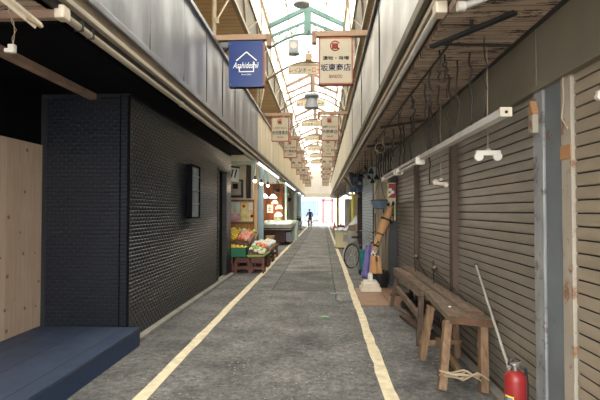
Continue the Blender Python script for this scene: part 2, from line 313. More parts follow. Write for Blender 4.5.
# ------------------------------------------------------------------ mesh builder
class MB:
    def __init__(s): s.b = bmesh.new()
    def box(s, x0, x1, y0, y1, z0, z1, bev=0, rot=None, seg=2):
        mtx = Matrix.Translation(((x0 + x1) / 2, (y0 + y1) / 2, (z0 + z1) / 2))
        if rot is not None: mtx = mtx @ rot
        mtx = mtx @ Matrix.Diagonal((abs(x1 - x0), abs(y1 - y0), abs(z1 - z0), 1))
        r = bmesh.ops.create_cube(s.b, size=1, matrix=mtx)
        if bev:
            es = set(e for v in r['verts'] for e in v.link_edges)
            bmesh.ops.bevel(s.b, geom=list(es), offset=bev, segments=seg, affect='EDGES', profile=.6)
        return s
    def bar(s, p, q, w, h=None, up=(0, 0, 1), bev=0):
        h = h or w; p, q = Vector(p), Vector(q); d = q - p; y = d.normalized(); u = Vector(up)
        if abs(y.dot(u)) > .98: u = Vector((1, 0, 0))
        x = y.cross(u).normalized(); z = x.cross(y).normalized()
        R = Matrix((x, y, z)).transposed().to_4x4()
        mtx = Matrix.Translation((p + q) / 2) @ R @ Matrix.Diagonal((w, d.length, h, 1))
        r = bmesh.ops.create_cube(s.b, size=1, matrix=mtx)
        if bev:
            es = set(e for v in r['verts'] for e in v.link_edges)
            bmesh.ops.bevel(s.b, geom=list(es), offset=bev, segments=1, affect='EDGES')
        return s
    def cyl(s, p, q, r, r2=None, n=16, cap=True):
        r2 = r if r2 is None else r2
        p, q = Vector(p), Vector(q); d = q - p
        mtx = Matrix.Translation((p + q) / 2) @ d.to_track_quat('Z', 'Y').to_matrix().to_4x4()
        bmesh.ops.create_cone(s.b, cap_ends=cap, segments=n, radius1=r, radius2=r2, depth=d.length, matrix=mtx)
        return s
    def tube(s, pts, r, n=8, closed=False, smooth=True):
        pts = [Vector(p) for p in pts]; rings = []; k = len(pts); prev = None
        for i, p in enumerate(pts):
            if closed: t = pts[(i + 1) % k] - pts[i - 1]
            else: t = pts[min(i + 1, k - 1)] - pts[max(i - 1, 0)]
            t.normalize()
            if prev is None:
                a = Vector((0, 0, 1)) if abs(t.z) < .9 else Vector((1, 0, 0))
                u = t.cross(a).normalized()
            else:
                u = (prev - t * prev.dot(t)).normalized()
            prev = u; v = t.cross(u)
            rr = r[i] if isinstance(r, (list, tuple)) else r
            rings.append([s.b.verts.new(p + (u * math.cos(2 * PI * j / n) + v * math.sin(2 * PI * j / n)) * rr) for j in range(n)])
        m = k if closed else k - 1
        for i in range(m):
            A, B = rings[i], rings[(i + 1) % k]
            for j in range(n):
                s.b.faces.new((A[j], A[(j + 1) % n], B[(j + 1) % n], B[j]))
        if not closed:
            s.b.faces.new(rings[0][::-1]); s.b.faces.new(rings[-1])
        return s
    def ball(s, c, r, sc=(1, 1, 1), rot=None, n=12):
        mtx = Matrix.Translation(c)
        if rot is not None: mtx = mtx @ rot
        mtx = mtx @ Matrix.Diagonal((r * sc[0], r * sc[1], r * sc[2], 1))
        bmesh.ops.create_uvsphere(s.b, u_segments=n, v_segments=max(6, n * 2 // 3), radius=1, matrix=mtx)
        return s
    def prism(s, pts, off):
        """closed polygon of 3-D points pushed along off"""
        off = Vector(off); a = [s.b.verts.new(p) for p in pts]; c = [s.b.verts.new(Vector(p) + off) for p in pts]
        s.b.faces.new(a[::-1]); s.b.faces.new(c); k = len(pts)
        for i in range(k): s.b.faces.new((a[i], a[(i + 1) % k], c[(i + 1) % k], c[i]))
        return s
    def strip(s, prof, off):
        """open profile pushed along off"""
        off = Vector(off); a = [s.b.verts.new(p) for p in prof]; c = [s.b.verts.new(Vector(p) + off) for p in prof]
        for i in range(len(prof) - 1): s.b.faces.new((a[i], a[i + 1], c[i + 1], c[i]))
        return s
    def lathe(s, c, prof, n=24):
        c = Vector(c); rings = []
        for r, z in prof:
            rings.append([s.b.verts.new(c + Vector((r * math.cos(2 * PI * j / n), r * math.sin(2 * PI * j / n), z))) for j in range(n)])
        for A, B in zip(rings, rings[1:]):
            for j in range(n): s.b.faces.new((A[j], A[(j + 1) % n], B[(j + 1) % n], B[j]))
        s.b.faces.new(rings[0][::-1]); s.b.faces.new(rings[-1])
        return s
    def grid(s, f, nu, nv):
        g = [[s.b.verts.new(f(i / nu, j / nv)) for j in range(nv + 1)] for i in range(nu + 1)]
        for i in range(nu):
            for j in range(nv): s.b.faces.new((g[i][j], g[i + 1][j], g[i + 1][j + 1], g[i][j + 1]))
        return s
    def build(s, name, m, parent=None, smooth=False, solid=0, origin=None):
        me = bpy.data.meshes.new(name)
        bmesh.ops.recalc_face_normals(s.b, faces=s.b.faces)
        off = Vector((0, 0, 0))
        if parent is not None:
            q = parent
            while q is not None: off += q.location; q = q.parent
        elif origin is not None: off = Vector(origin)
        for v in s.b.verts: v.co -= off
        s.b.to_mesh(me); s.b.free()
        me.materials.append(M[m])
        if smooth:
            for p in me.polygons: p.use_smooth = True
        o = bpy.data.objects.new(name, me); COL.objects.link(o)
        if parent is not None: o.parent = parent
        elif origin is not None: o.location = off
        if solid:
            md = o.modifiers.new('Solidify', 'SOLIDIFY'); md.thickness = solid; md.offset = 0
        if smooth == 'auto':
            try: me.set_sharp_from_angle(angle=math.radians(40))
            except Exception: pass
        return o

def tag(o, label=None, cat=None, group=None, kind=None):
    if label: o['label'] = label
    if cat: o['category'] = cat
    if group: o['group'] = group
    if kind: o['kind'] = kind
    return o
def thing(name, label, cat, loc=(0, 0, 0), group=None):
    o = bpy.data.objects.new(name, None); COL.objects.link(o); o.location = loc; o.empty_display_size = .1
    return tag(o, label, cat, group)
def struct(name, mb, m, label=None, cat=None, **k):
    o = mb.build(name, m, **k); o['kind'] = 'structure'
    if label: o['label'] = label
    if cat: o['category'] = cat
    return o
def kids(o): return [c for c in bpy.data.objects if c.parent is o]
def dup(o, parent=None):
    c = o.copy(); COL.objects.link(c)
    if parent is not None: c.parent = parent
    for ch in kids(o): dup(ch, c)
    return c

_fc = {}
def text(s, m, parent, cx, y, cz, w, h, name='lettering', depth=.003, shear=0, axis='Y', label=None):
    """lettering fitted into w x h, facing -Y (axis Y)"""
    key = (s, shear)
    if key not in _fc:
        cu = bpy.data.curves.new('t', 'FONT'); cu.body = s; cu.size = 1; cu.extrude = 0; cu.offset = .004 if shear else .009; cu.shear = shear; cu.resolution_u = 3
        ob = bpy.data.objects.new('t', cu); COL.objects.link(ob)
        bpy.context.view_layer.update()
        dg = bpy.context.evaluated_depsgraph_get()
        me = bpy.data.meshes.new_from_object(ob.evaluated_get(dg))
        vs = [tuple(v.co) for v in me.vertices]; fs = [tuple(p.vertices) for p in me.polygons]
        COL.objects.unlink(ob); bpy.data.objects.remove(ob); bpy.data.curves.remove(cu); bpy.data.meshes.remove(me)
        _fc[key] = (vs, fs)
    vs, fs = _fc[key]
    xs = [v[0] for v in vs]; ys = [v[1] for v in vs]
    x0, x1, y0, y1 = min(xs), max(xs), min(ys), max(ys)
    off = Vector((0, 0, 0)); q = parent
    while q is not None: off += q.location; q = q.parent
    nv = [Vector((cx + ((v[0] - x0) / (x1 - x0) - .5) * w, y, cz + ((v[1] - y0) / (y1 - y0) - .5) * h)) - off for v in vs]
    me = bpy.data.meshes.new(name); me.from_pydata(nv, [], fs); me.materials.append(M[m]); me.update()
    o = bpy.data.objects.new(name, me); COL.objects.link(o); o.parent = parent
    md = o.modifiers.new('Solidify', 'SOLIDIFY'); md.thickness = depth; md.offset = 0
    if label: o['label'] = label
    return o

# key planes of the place
YB, YE = -2.5, 50.0  # near end is cut short and left open, unseen, to let light in
LX, RX = -1.95, .83          # eave lines
TX = -2.33                   # tiled wall
SX = 1.57                    # shutters

# ------------------------------------------------------------------ ground
struct('floor', MB().box(-5, 4.5, YB, 75, -.15, 0).box(-14, 14, -22, YB, -.15, 0), 'asphalt')  # wide ground behind the camera is added, unseen, to bounce light under the soffits
def stripe(name, xc, w, label, n=150):
    r = random.Random(xc)
    mb = MB(); L_, R_ = [], []
    y = YB
    wob = 0
    for i in range(n + 1):
        y = YB + (YE - YB) * i / n
        wob = wob * .8 + r.uniform(-.006, .006)
        a, b_ = xc - w / 2 + wob + r.uniform(-.008, .008), xc + w / 2 + wob + r.uniform(-.008, .008)
        L_.append((a, y)); R_.append((b_, y))
    vs = [[mb.b.verts.new((p[0], p[1], .004)) for p in S] for S in (L_, R_)]
    for i in range(n): mb.b.faces.new((vs[0][i], vs[0][i + 1], vs[1][i + 1], vs[1][i]))
    o = mb.build(name, 'paint', solid=.004); tag(o, label, 'road line', kind='structure')
stripe('trim_1', -1.555, .115, 'cream painted road line along the left shops')
stripe('trim_2', .585, .115, 'cream painted road line along the right shutters', 220)
for k, (x, y) in enumerate([(.2, 11.9), (.2, 9.0), (.03, 7.02)]):
    o = MB().box(x - .06, x + .06, y - .03, y + .03, .001, .004).build('paint_mark', 'lime')
    tag(o, ['short green paint dash on the road, farthest of three', 'short green paint dash on the road beside the pale square patch', 'short green paint dash on the road, nearest of three'][k], 'paint mark', kind='structure')
struct('baseboard_left', MB().box(TX, TX + .1, 5.42, 11.55, 0, .05, .01), 'concrete')
struct('baseboard_right', MB().box(SX - .09, SX + .1, 3.0, 10, 0, .025, .006), 'concrete')

# ------------------------------------------------------------------ left side
# tiled wall with a doorway (Y 10.05 - 11.15)
def tiles(mb, u0, u1, z0, z1, place, holes=(), tw=.1, th=.046, seed=1):
    """little domed wall tiles in running bond; place(u, z, d) -> point, d = distance out of the wall"""
    r = random.Random(seed); row = 0; z = z0
    while z + th <= z1 + .001:
        u = u0 - (tw / 2 if row % 2 else 0)
        while u < u1 - .012:
            a, b_ = max(u, u0) + .0018, min(u + tw, u1) - .0018; c, d_ = z + .0042, z + th - .0042
            if b_ - a > .01 and not any(a < h1 and b_ > h0 and c < g1 and d_ > g0 for (h0, h1, g0, g1) in holes):
                e = .008; t1, t2, t3, t4 = [.007 + r.uniform(-.0008, .0008) for _ in range(4)]
                o_ = [mb.b.verts.new(place(*q)) for q in ((a, c, 0), (b_, c, 0), (b_, d_, 0), (a, d_, 0))]
                i_ = [mb.b.verts.new(place(*q)) for q in ((a + e, c + e, t1), (b_ - e, c + e, t2), (b_ - e, d_ - e, t3), (a + e, d_ - e, t4))]
                mb.b.faces.new(i_)
                for k in range(4): mb.b.faces.new((o_[k], o_[(k + 1) % 4], i_[(k + 1) % 4], i_[k]))
            u += tw
        z += th; row += 1
    return mb
M['tile_black'] = mat('glazed_black_tile', hexc(20, 26, 37), .3, noise=(30, .4), spec=.55)
M['grout'] = mat('black_grout', (.008, .008, .009), .8)
struct('wall_left', MB().box(TX - .14, TX, 5.42, 10.06, 0, 3.02).box(TX - .14, TX, 10.06, 11.0, 2.58, 3.02).box(TX - .14, TX, 11.0, 11.55, 0, 3.02)
       .box(TX - .4, TX - .14, 11.41, 11.55, 0, 3.02), 'grout')
struct('wall_left_tiles', tiles(MB(), 5.42, 11.55, .05, 3.01, lambda u, z, d: (TX + d, u, z), [(10.06, 11.0, 0, 2.58)]), 'tile_black', 'black glazed tiles of the long left wall', 'tiles')
struct('wall_left_return', MB().box(-3.44, TX - .14, 5.42, 5.56, 0, 3.02), 'grout')
struct('wall_left_return_tiles', tiles(MB(), -3.36, TX, .22, 3.01, lambda u, z, d: (u, 5.42 - d, z), seed=2), 'tile_black', 'black glazed tiles of the wall end facing the street', 'tiles')
struct('trim_3', MB().box(TX - .115, TX - .1, 5.405, 5.42, .22, 3.0).box(TX - .02, TX + .006, 5.405, 5.43, .22, 3.0), 'black')
d = thing('door_1', 'dark doorway in the black tiled wall with brown jamb and metal latch', 'door', (TX, 10.06, 0)); d['kind'] = 'structure'
MB().box(TX - .13, TX - .09, 10.06, 11.0, 0, 2.58).build('door_leaf', 'black', d)
MB().box(TX - .12, TX + .015, 10.06, 10.12, 0, 2.58).box(TX - .12, TX + .015, 10.94, 11.0, 0, 2.58).box(TX - .12, TX + .015, 10.06, 11.0, 2.52, 2.58).build('door_frame', 'dark_metal', d)
MB().box(TX - .09, TX - .075, 10.45, 10.6, 0, 2.5).build('edge_strip', 'dark_brown', d)
MB().box(TX - .08, TX - .03, 10.3, 10.36, 1.2, 1.35, .01).build('door_latch', 'chrome', d)
MB().box(TX - .12, TX + .06, 10.02, 11.04, 0, .06, .01).build('door_sill', 'concrete', d)
# lattice window box
w = thing('window_1', 'narrow black lattice window box on the tiled wall', 'window', (TX, 8.05, 1.5)); w['kind'] = 'structure'
MB().box(TX, TX + .02, 7.78, 8.26, 1.5, 2.36).build('pane', 'glassy', w)
mb = MB()
for y in (7.74, 8.24): mb.box(TX, TX + .1, y, y + .03, 1.47, 2.4, .004)
for z in (1.47, 2.37): mb.box(TX, TX + .1, 7.74, 8.27, z, z + .03, .004)
mb.build('window_frame', 'black', w)
mb = MB()
for i in range(5): mb.box(TX + .06, TX + .085, 7.81 + i * .09, 7.835 + i * .09, 1.5, 2.37)
for z in (1.72, 1.95, 2.2): mb.box(TX + .05, TX + .09, 7.76, 8.25, z, z + .02)
mb.build('lattice', 'post_grey', w)
# pine panel wall and platform
struct('wall_pine', MB().box(-3.48, -3.41, 1.0, 5.42, .0, 2.4), 'pine', 'knotty pine board wall left of the blue platform', 'wall')
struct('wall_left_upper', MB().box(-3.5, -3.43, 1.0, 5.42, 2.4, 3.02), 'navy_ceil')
p = thing('wooden_platform', 'low blue painted wooden platform in front of the pine wall', 'platform', (-2.75, 3.2, 0))
MB().box(-3.405, -2.17, 1.4, 5.4, .19, .22, .004).build('deck', 'deck', p)
MB().box(-2.2, -2.175, 1.4, 5.4, .0, .19).box(-3.36, -2.2, 5.37, 5.398, 0, .19).build('fascia_board', 'deck_side', p)
# dark soffit of the black shop
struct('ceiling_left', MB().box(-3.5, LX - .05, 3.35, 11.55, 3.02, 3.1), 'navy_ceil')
struct('trim_4', MB().box(-2.83, -2.74, 3.36, 5.42, 2.95, 3.02, .005), 'brown_trim', 'brown batten under the black ceiling', 'batten')
struct('ceiling_near', MB().box(-3.5, LX - .05, YB, 3.3, 3.1, 3.16), 'soffit')
struct('trim_5', MB().box(-3.5, LX - .05, 3.29, 3.35, 3.04, 3.16), 'brown_trim')
struct('wall_left_near', MB().box(-3.5, -3.4, YB, 1.0, 0, 3.1), 'brown_trim')
# old lamp remains hanging near top left
t = thing('broken_lamp_channel', 'broken white lamp channel dangling from the soffit at upper left', 'broken lamp', (-2.1, 3.0, 3.0))
MB().bar((-2.14, 2.86, 3.06), (-2.02, 3.16, 2.93), .045, .02).bar((-2.165, 2.86, 3.05), (-2.045, 3.16, 2.92), .006, .045).build('channel', 'white_st', t)
MB().bar((-2.06, 3.08, 2.95), (-2.01, 3.17, 2.92), .03, .02).build('torn_end', 'wire_pale', t)
t = thing('lamp_socket', 'white lamp socket hanging on two twisted wires at upper left', 'lamp socket', (-2.33, 3.3, 2.8))
for dx in (-.008, .008):
    MB().tube([(-2.22 + dx, 3.12, 3.09), (-2.24 - dx, 3.15, 3.03), (-2.25 + dx, 3.2, 2.97), (-2.255 - dx, 3.24, 2.93), (-2.3 + dx, 3.28, 2.885), (-2.315, 3.3, 2.84)], .003, 6).build('wire', 'wire_pale', t)
MB().box(-2.345, -2.295, 3.28, 3.32, 2.78, 2.845, .008).box(-2.375, -2.34, 3.285, 3.315, 2.785, 2.815, .006).build('socket_body', 'white_pl', t)

# facade band above the shops
mb = MB()
y = YB; ys = []
while y < 13.68: ys.append(y); y += 1.26
for a in ys:
    b_ = min(a + 1.26, 13.7)
    mb.grid(lambda u, v, a=a, b_=b_: (LX + .012 * math.sin(u * PI * 3 + a) * math.sin(v * PI), a + .004 + (b_ - a - .008) * u, 3.36 + 1.26 * v), 14, 6)
struct('wall_left_fascia', mb, 'steel', 'band of grey steel sheets above the black shop', 'fascia', smooth=True)
struct('wall_left_fascia_backing', MB().box(LX - .12, LX - .02, YB, YE, 3.12, 4.62), 'dark_metal')
mb = MB()
for a in ys[1:]: mb.box(LX - .02, LX + .004, a - .008, a + .008, 3.36, 4.62)
struct('trim_6', mb, 'dark_metal')
mb = MB(); n = 330; prof = []
for i in range(n + 1):
    prof.append((LX + .012 * math.sin(i * 1.9) + .006 * math.sin(i * .37), 13.72 + (YE - 13.72) * i / n, 3.34))
mb.strip(prof, (0, 0, 1.28))
struct('wall_left_fascia_far', mb, 'cream', 'band of cream corrugated sheets above the lit shops', 'fascia')
struct('trim_7', MB().box(LX - .14, LX + .05, YB, YE, 4.62, 4.69, .01), 'steel')
struct('trim_8', MB().box(LX - .12, LX + .06, YB, YE, 3.3, 3.37, .008), 'steel')
struct('trim_9', MB().box(LX - .12, LX + .03, YB, YE, 3.2, 3.3, .008), 'tan')
struct('trim_10', MB().box(LX - .12, LX + .055, YB, YE, 3.155, 3.2, .006), 'beige')
struct('trim_11', MB().box(LX - .1, LX + .0, YB, YE, 3.1, 3.155), 'dark_metal')
o = thing('gutter_pipe', 'long cream conduit pipe under the left fascia edge', 'pipe', (LX, 8, 3.07))
MB().cyl((LX, 3.36, 3.07), (LX, 13.4, 3.07), .03, n=16).build('pipe', 'beige', o, smooth='auto')
MB().box(LX - .04, LX + .04, 3.27, 3.37, 3.03, 3.13, .015).build('elbow_box', 'white_st', o)
for yy in (3.55, 3.72): MB().box(LX - .036, LX + .036, yy, yy + .02, 3.04, 3.12).build('clip', 'wire', o)
for yy in (6.2, 9.1, 11.8): MB().cyl((LX, yy, 3.07), (LX, yy + .05, 3.07), .038).build('coupling', 'beige', o, smooth='auto')

# lit shop fittings beyond the black shop
struct('ceiling_shops', MB().box(-3.5, LX - .1, 11.55, YE, 3.05, 3.12), 'shop_soffit')
struct('wall_left_back', MB().box(-3.6, -3.5, 5.5, YE, 0, 3.1), 'pale_wall')
struct('trim_12', MB().box(-2.9, -2.85, 11.56, 14.5, 2.95, 3.05).box(-3.5, -2.0, 13.2, 13.26, 2.97, 3.05), 'mint')
def lit_tube(y0, y1, label):
    o = thing('tube_lamp', label, 'tube lamp', (LX, (y0 + y1) / 2, 3.06), 'lit tube lamps under the left eave')
    MB().box(LX - .035, LX + .035, y0, y1, 3.075, 3.1).build('housing', 'white_metal', o)
    MB().cyl((LX, y0 + .05, 3.05), (LX, y1 - .05, 3.05), .019, n=10).build('tube', 'tube_on', o, smooth='auto')
    for a in (y0, y1 - .04): MB().box(LX - .022, LX + .022, a, a + .04, 3.028, 3.08, .004).build('holder', 'white_pl', o)
for (a, b_, l) in [(13.6, 16.9, 'first lit white tube lamp under the left eave'), (17.0, 20.2, 'second lit white tube lamp under the left eave'),
                   (23.6, 27.6, 'third lit white tube lamp under the left eave, beyond a gap'), (28, 32, 'fourth lit white tube lamp under the left eave'),
                   (36, 40, 'fifth lit white tube lamp under the left eave'), (42, 46, 'farthest lit white tube lamp under the left eave')]:
    lit_tube(a, b_, l)
# partition behind the produce stall
struct('wall_partition', MB().box(-3.5, -2.22, 14.55, 14.65, 1.25, 3.05), 'pale_wall', 'pale partition wall above the wainscot of the produce shop', 'wall')
struct('wall_wainscot', MB().box(-3.5, -2.08, 14.5, 14.55, 0, 1.24), 'plank_yel', 'yellow plank wainscot behind the produce stall', 'wall')
o = thing('notice_board', 'wood framed notice board with posters above the plank wainscot', 'notice board', (-2.6, 14.5, 1.22))
MB().box(-3.12, -2.17, 14.44, 14.5, 1.22, 1.95).build('board', 'card', o)
mb = MB(); mb.box(-3.14, -2.15, 14.4, 14.46, 1.9, 1.96, .005).box(-3.14, -2.15, 14.4, 14.46, 1.2, 1.25, .005).box(-2.2, -2.15, 14.4, 14.46, 1.25, 1.9).box(-3.14, -3.09, 14.4, 14.46, 1.25, 1.9)
mb.build('board_frame', 'leg_wood', o)
M['po1'] = mat('poster_pink', hexc(214, 196, 204), .5, noise=(5, .3), col2=hexc(196, 120, 150))
M['po2'] = mat('poster_yellow', hexc(232, 220, 170), .5, noise=(7, .3), col2=hexc(196, 176, 96))
M['po3'] = mat('poster_pale', hexc(232, 216, 206), .5, noise=(9, .15))
M['po4'] = mat('poster_sky', hexc(196, 216, 214), .5, noise=(4, .2))
for k, (x0, x1, z0, z1, m_) in enumerate([(-2.95, -2.62, 1.52, 1.88, 'po4'), (-2.95, -2.62, 1.27, 1.5, 'po1'), (-2.6, -2.36, 1.28, 1.86, 'po2'), (-2.35, -2.2, 1.62, 1.87, 'po3'), (-2.35, -2.2, 1.28, 1.6, 'po2')]):
    MB().box(x0, x1, 14.43, 14.438, z0, z1).build('poster', m_, o)
for k, (x, z, s, m_) in enumerate([(-2.78, 1.74, .035, 'skin'), (-2.5, 1.75, .05, 'ink_orange'), (-2.24, 1.44, .05, 'ink_red')]):
    MB().cyl((x, 14.43, z), (x, 14.425, z), s, n=16).build('printed_disc', m_, o)
MB().box(-2.82, -2.74, 14.424, 14.43, 1.55, 1.7).build('printed_figure', 'pink_veg', o)
o = thing('price_card', 'small white card pinned to the yellow plank wainscot', 'card', (-2.62, 14.49, .75))
MB().box(-2.64, -2.56, 14.485, 14.498, .72, .98, .003).build('card_sheet', 'white_pl', o)
MB().box(-2.61, -2.59, 14.48, 14.486, .95, .97).build('pin', 'dark_metal', o)
o = thing('meter_box', 'grey electricity meter box on a dark board above the notice board', 'meter', (-2.75, 14.5, 2.1))
MB().box(-2.99, -2.53, 14.5, 14.54, 2.02, 2.6).build('backboard', 'dark_metal', o)
MB().box(-2.92, -2.6, 14.38, 14.5, 2.1, 2.54, .02).build('case', 'fish_grey', o)
MB().box(-2.84, -2.68, 14.37, 14.385, 2.3, 2.46).build('dial_window', 'glassy', o)
o = thing('cloth_banner', 'white banner with blue strokes hanging at the produce shop', 'banner', (-2.62, 13.3, 2.45))
MB().grid(lambda u, v: (-2.95 + .5 * u, 13.28 + .02 * math.sin(u * 9), 2.5 + .4 * v - .06 * u), 12, 4).build('sheet', 'ink_white', o, solid=.006)
for k in range(3): MB().prism([(-2.79 + .1 * k, 13.255, 2.56), (-2.745 + .1 * k, 13.255, 2.58), (-2.69 + .1 * k, 13.255, 2.82), (-2.735 + .1 * k, 13.255, 2.80)], (0, -.005, 0)).build('brush_stroke', 'sign_blue', o)
MB().bar((-2.98, 13.28, 2.93), (-2.42, 13.28, 2.86), .03, .05).build('top_rail', 'ink_green', o)
for k, (x, r_, m_, l) in enumerate([(-2.38, .05, 'dark_brown', 'dark brown downpipe on the partition above the board'), (-2.3, .03, 'dark_metal', 'black cable pipe beside the brown downpipe')]):
    tag(MB().cyl((x, 14.47, 2.0), (x, 14.47, 3.05), r_).build('downpipe', m_), l, 'pipe')
def post(name, x, y, w_, z1, m_, label, d_=None, z0=0):
    o = thing(name, label, 'post', (x, y, z0)); d_ = d_ or w_
    MB().box(x - w_ / 2, x + w_ / 2, y - d_ / 2, y + d_ / 2, z0, z1, .008).build('shaft', m_, o)
    MB().box(x - w_ / 2 - .015, x + w_ / 2 + .015, y - d_ / 2 - .015, y + d_ / 2 + .015, z0, z0 + .08, .006).build('foot', 'concrete', o)
    return o
post('shop_post', -2.1, 14.3, .09, 3.05, 'wood_post', 'tan wooden post at the edge of the produce shop')
post('shop_post', -2.15, 15.9, .16, 3.05, 'skyblue', 'pale blue post just behind the tan wooden post')
post('shop_post', -2.25, 17.0, .1, 3.05, 'dark_metal', 'thin black post behind the pale blue post')
post('shop_post', -1.98, 24.5, .12, 3.05, 'mint', 'mint green post over the fish counter end')
post('shop_post', -2.2, 27.2, .22, 3.05, 'dark_brown', 'dark brown post beyond the fish counter')
post('shop_post', -2.0, 33, .2, 3.05, 'mint', 'mint green post far down the left shops')
post('shop_post', -1.95, 39, .2, 3.05, 'skyblue', 'pale blue post at the far left end of the arcade')
# second shop
struct('wall_shop_back', MB().box(-3.5, -2.15, 24.6, 24.7, 0, 3.05), 'brown_wall', 'brown plank wall behind the fish counter', 'wall')
struct('wall_shop_far', MB().box(-3.5, -2.3, 31.5, 31.6, 0, 3.05).box(-3.5, -2.1, 38, 38.1, 0, 3.05).box(-3.5, -2.3, 44, 44.1, 0, 3.05), 'fish_grey')
o = thing('wall_notice', 'white sign with a black character on the brown plank wall', 'sign', (-2.83, 24.55, 1.9))
MB().box(-3.0, -2.68, 24.54, 24.6, 1.5, 1.95, .01).build('plate', 'ink_white', o)
text('士', 'ink_dark', o, -2.84, 24.53, 1.73, .2, .24)
o = thing('glass_door', 'pale blue glass panel standing beside the blue post', 'glass panel', (-2.4, 16.8, 0))
MB().box(-2.6, -2.2, 16.7, 16.74, .1, 2.4).build('pane', 'skyblue', o)
mb = MB()
for x in (-2.63, -2.2): mb.box(x, x + .04, 16.68, 16.76, 0, 2.45)
mb.box(-2.63, -2.16, 16.68, 16.76, 2.4, 2.46).box(-2.63, -2.16, 16.68, 16.76, .0, .12); mb.build('panel_frame', 'steel', o)
def pendant(x, y, zb, top, kind, label, group=None):
    o = thing('pendant_lamp', label, 'lamp', (x, y, zb), group)
    MB().cyl((x, y, zb + .1), (x, y, top), .012 if kind != 'bulb' else .03, n=8).build('stem', 'mint' if kind == 'bulb' else 'wire', o)
    if kind == 'bulb':
        MB().cyl((x, y, zb + .03), (x, y, zb + .14), .05, .03, 12).build('socket', 'dark_metal', o)
        MB().ball((x, y, zb), .055).build('bulb', 'bulb_on', o, smooth=True)
    else:
        MB().lathe((x, y, zb), [(.2, 0), (.19, .03), (.1, .16), (.03, .2)], 20).build('shade', 'warm_on' if kind == 'warm' else 'white_on', o, smooth='auto')
        MB().cyl((x, y, zb + .18), (x, y, zb + .26), .04, .03, 10).build('cap', 'dark_metal', o)
    l = bpy.data.lights.new('lamp_light', 'POINT'); l.energy = {'bulb': 1.6, 'warm': 2.5, 'white': 2.0}[kind]; l.shadow_soft_size = .08
    l.color = (1, .8, .6) if kind == 'bulb' else ((1, .7, .4) if kind == 'warm' else (.9, .95, 1))
    lo = bpy.data.objects.new('lamp_light', l); COL.objects.link(lo); lo.parent = o; lo.location = (0, -.0, -.22)
pendant(-1.98, 13.3, 2.48, 3.05, 'bulb', 'bare lit bulb on a pale rod, nearest of the row of three')
pendant(-2.02, 15.0, 2.5, 3.05, 'bulb', 'bare lit bulb on a pale rod, middle of the row of three')
pendant(-2.0, 16.6, 2.52, 3.05, 'bulb', 'bare lit bulb on a pale rod, farthest of the row of three')
pendant(-2.52, 24.0, 1.98, 3.05, 'warm', 'wide warm lit shade over the fish counter')
pendant(-2.3, 24.1, 1.72, 3.05, 'warm', 'lower warm lit shade right of the wide one')
pendant(-2.2, 22.6, 1.35, 3.05, 'white', 'white lit lamp hanging low above the fish counter')
pendant(-2.7, 21.0, 2.2, 3.05, 'white', 'white lit lamp hanging in the left shop near the blue panel')
pendant(-2.5, 23.0, 2.25, 3.05, 'white', 'white lit lamp high in front of the brown plank wall')
# clutter hung in the far left shops
for k, (x, y, z, s, m_, nm, l) in enumerate([(-2.15, 21.5, 2.6, .3, 'dark_metal', 'hanging_basket', 'dark basket hanging from the left shop soffit'),
        (-2.1, 26.0, 2.55, .34, 'fish_grey', 'hanging_basket', 'grey basket hanging beyond the mint post'),
        (-2.3, 30.0, 2.4, .45, 'rubber', 'hanging_basket', 'black basket hanging far down the left shops')]):
    o = thing(nm, l, 'basket', (x, y, z))
    MB().lathe((x, y, z - s * .4), [(s * .35, 0), (s * .5, s * .25), (s * .55, s * .5), (s * .5, s * .52), (s * .33, .03)], 16).build('bowl', m_, o, smooth='auto')
    for a in (0, 2.1, 4.2): MB().cyl((x + s * .5 * math.cos(a), y + s * .5 * math.sin(a), z + s * .1), (x, y, 3.05), .008, n=6).build('chain', 'wire', o)
# fish counter
o = thing('fish_counter', 'fish display counter with maroon front and pale ice trays', 'counter', (-2.3, 23, 0))
MB().box(-3.1, -1.8, 21.7, 24.0, .12, .66, .01).build('base_panel', 'maroon', o)
MB().box(-3.1, -1.5, 21.5, 24.2, .66, .80, .006).build('lower_tray', 'leg_wood_d', o)
MB().box(-3.12, -1.48, 21.47, 24.22, .715, .735).build('tray_edge', 'white_pl', o)
MB().box(-3.1, -1.45, 21.4, 24.4, .80, .96, .006).build('upper_tray', 'fish_grey', o)
mb = MB(); mb.grid(lambda u, v: (-3.06 + 1.57 * u, 21.45 + 2.9 * v, .97 + .14 * v + .02 * math.sin(u * 14) * math.cos(v * 17)), 14, 14); mb.build('ice_bed', 'ice', o, smooth=True, solid=.01)
MB().box(-1.8, -1.5, 22.2, 24.2, .12, .6, .02).build('drain_box', 'steel', o)
for x in (-3.0, -1.9):
    for y in (21.8, 23.9): MB().box(x - .05, x + .05, y - .05, y + .05, 0, .12).build('foot', 'rubber', o)
o = thing('glass_case', 'pale glass display case at the end of the fish counter', 'case', (-1.6, 25.4, 0))
MB().box(-2.1, -1.42, 25.0, 26.3, 0, 1.0, .02).build('case_body', 'ice', o)
MB().box(-2.12, -1.40, 24.98, 26.32, 1.0, 1.06, .01).build('case_top', 'white_pl', o)
for k, (x, y, m_, l) in enumerate([(-2.6, 22.1, 'ink_white', 'white price tag standing on the ice, left one'), (-2.25, 22.0, 'ink_white', 'white price tag standing on the ice, right one')]):
    tag(MB().box(x - .08, x + .08, y, y + .01, 1.03, 1.17).build('price_tag', m_), l, 'price tag')
o = thing('plastic_jar', 'yellow lidded jar standing at the back of the fish counter', 'jar', (-2.35, 23.6, 1.08))
MB().lathe((-2.35, 23.6, 1.1), [(.16, 0), (.18, .05), (.18, .26), (.12, .32)], 16).build('jar_body', 'po2', o, smooth='auto')
MB().cyl((-2.35, 23.6, 1.42), (-2.35, 23.6, 1.5), .13).build('lid', 'white_pl', o, smooth='auto')

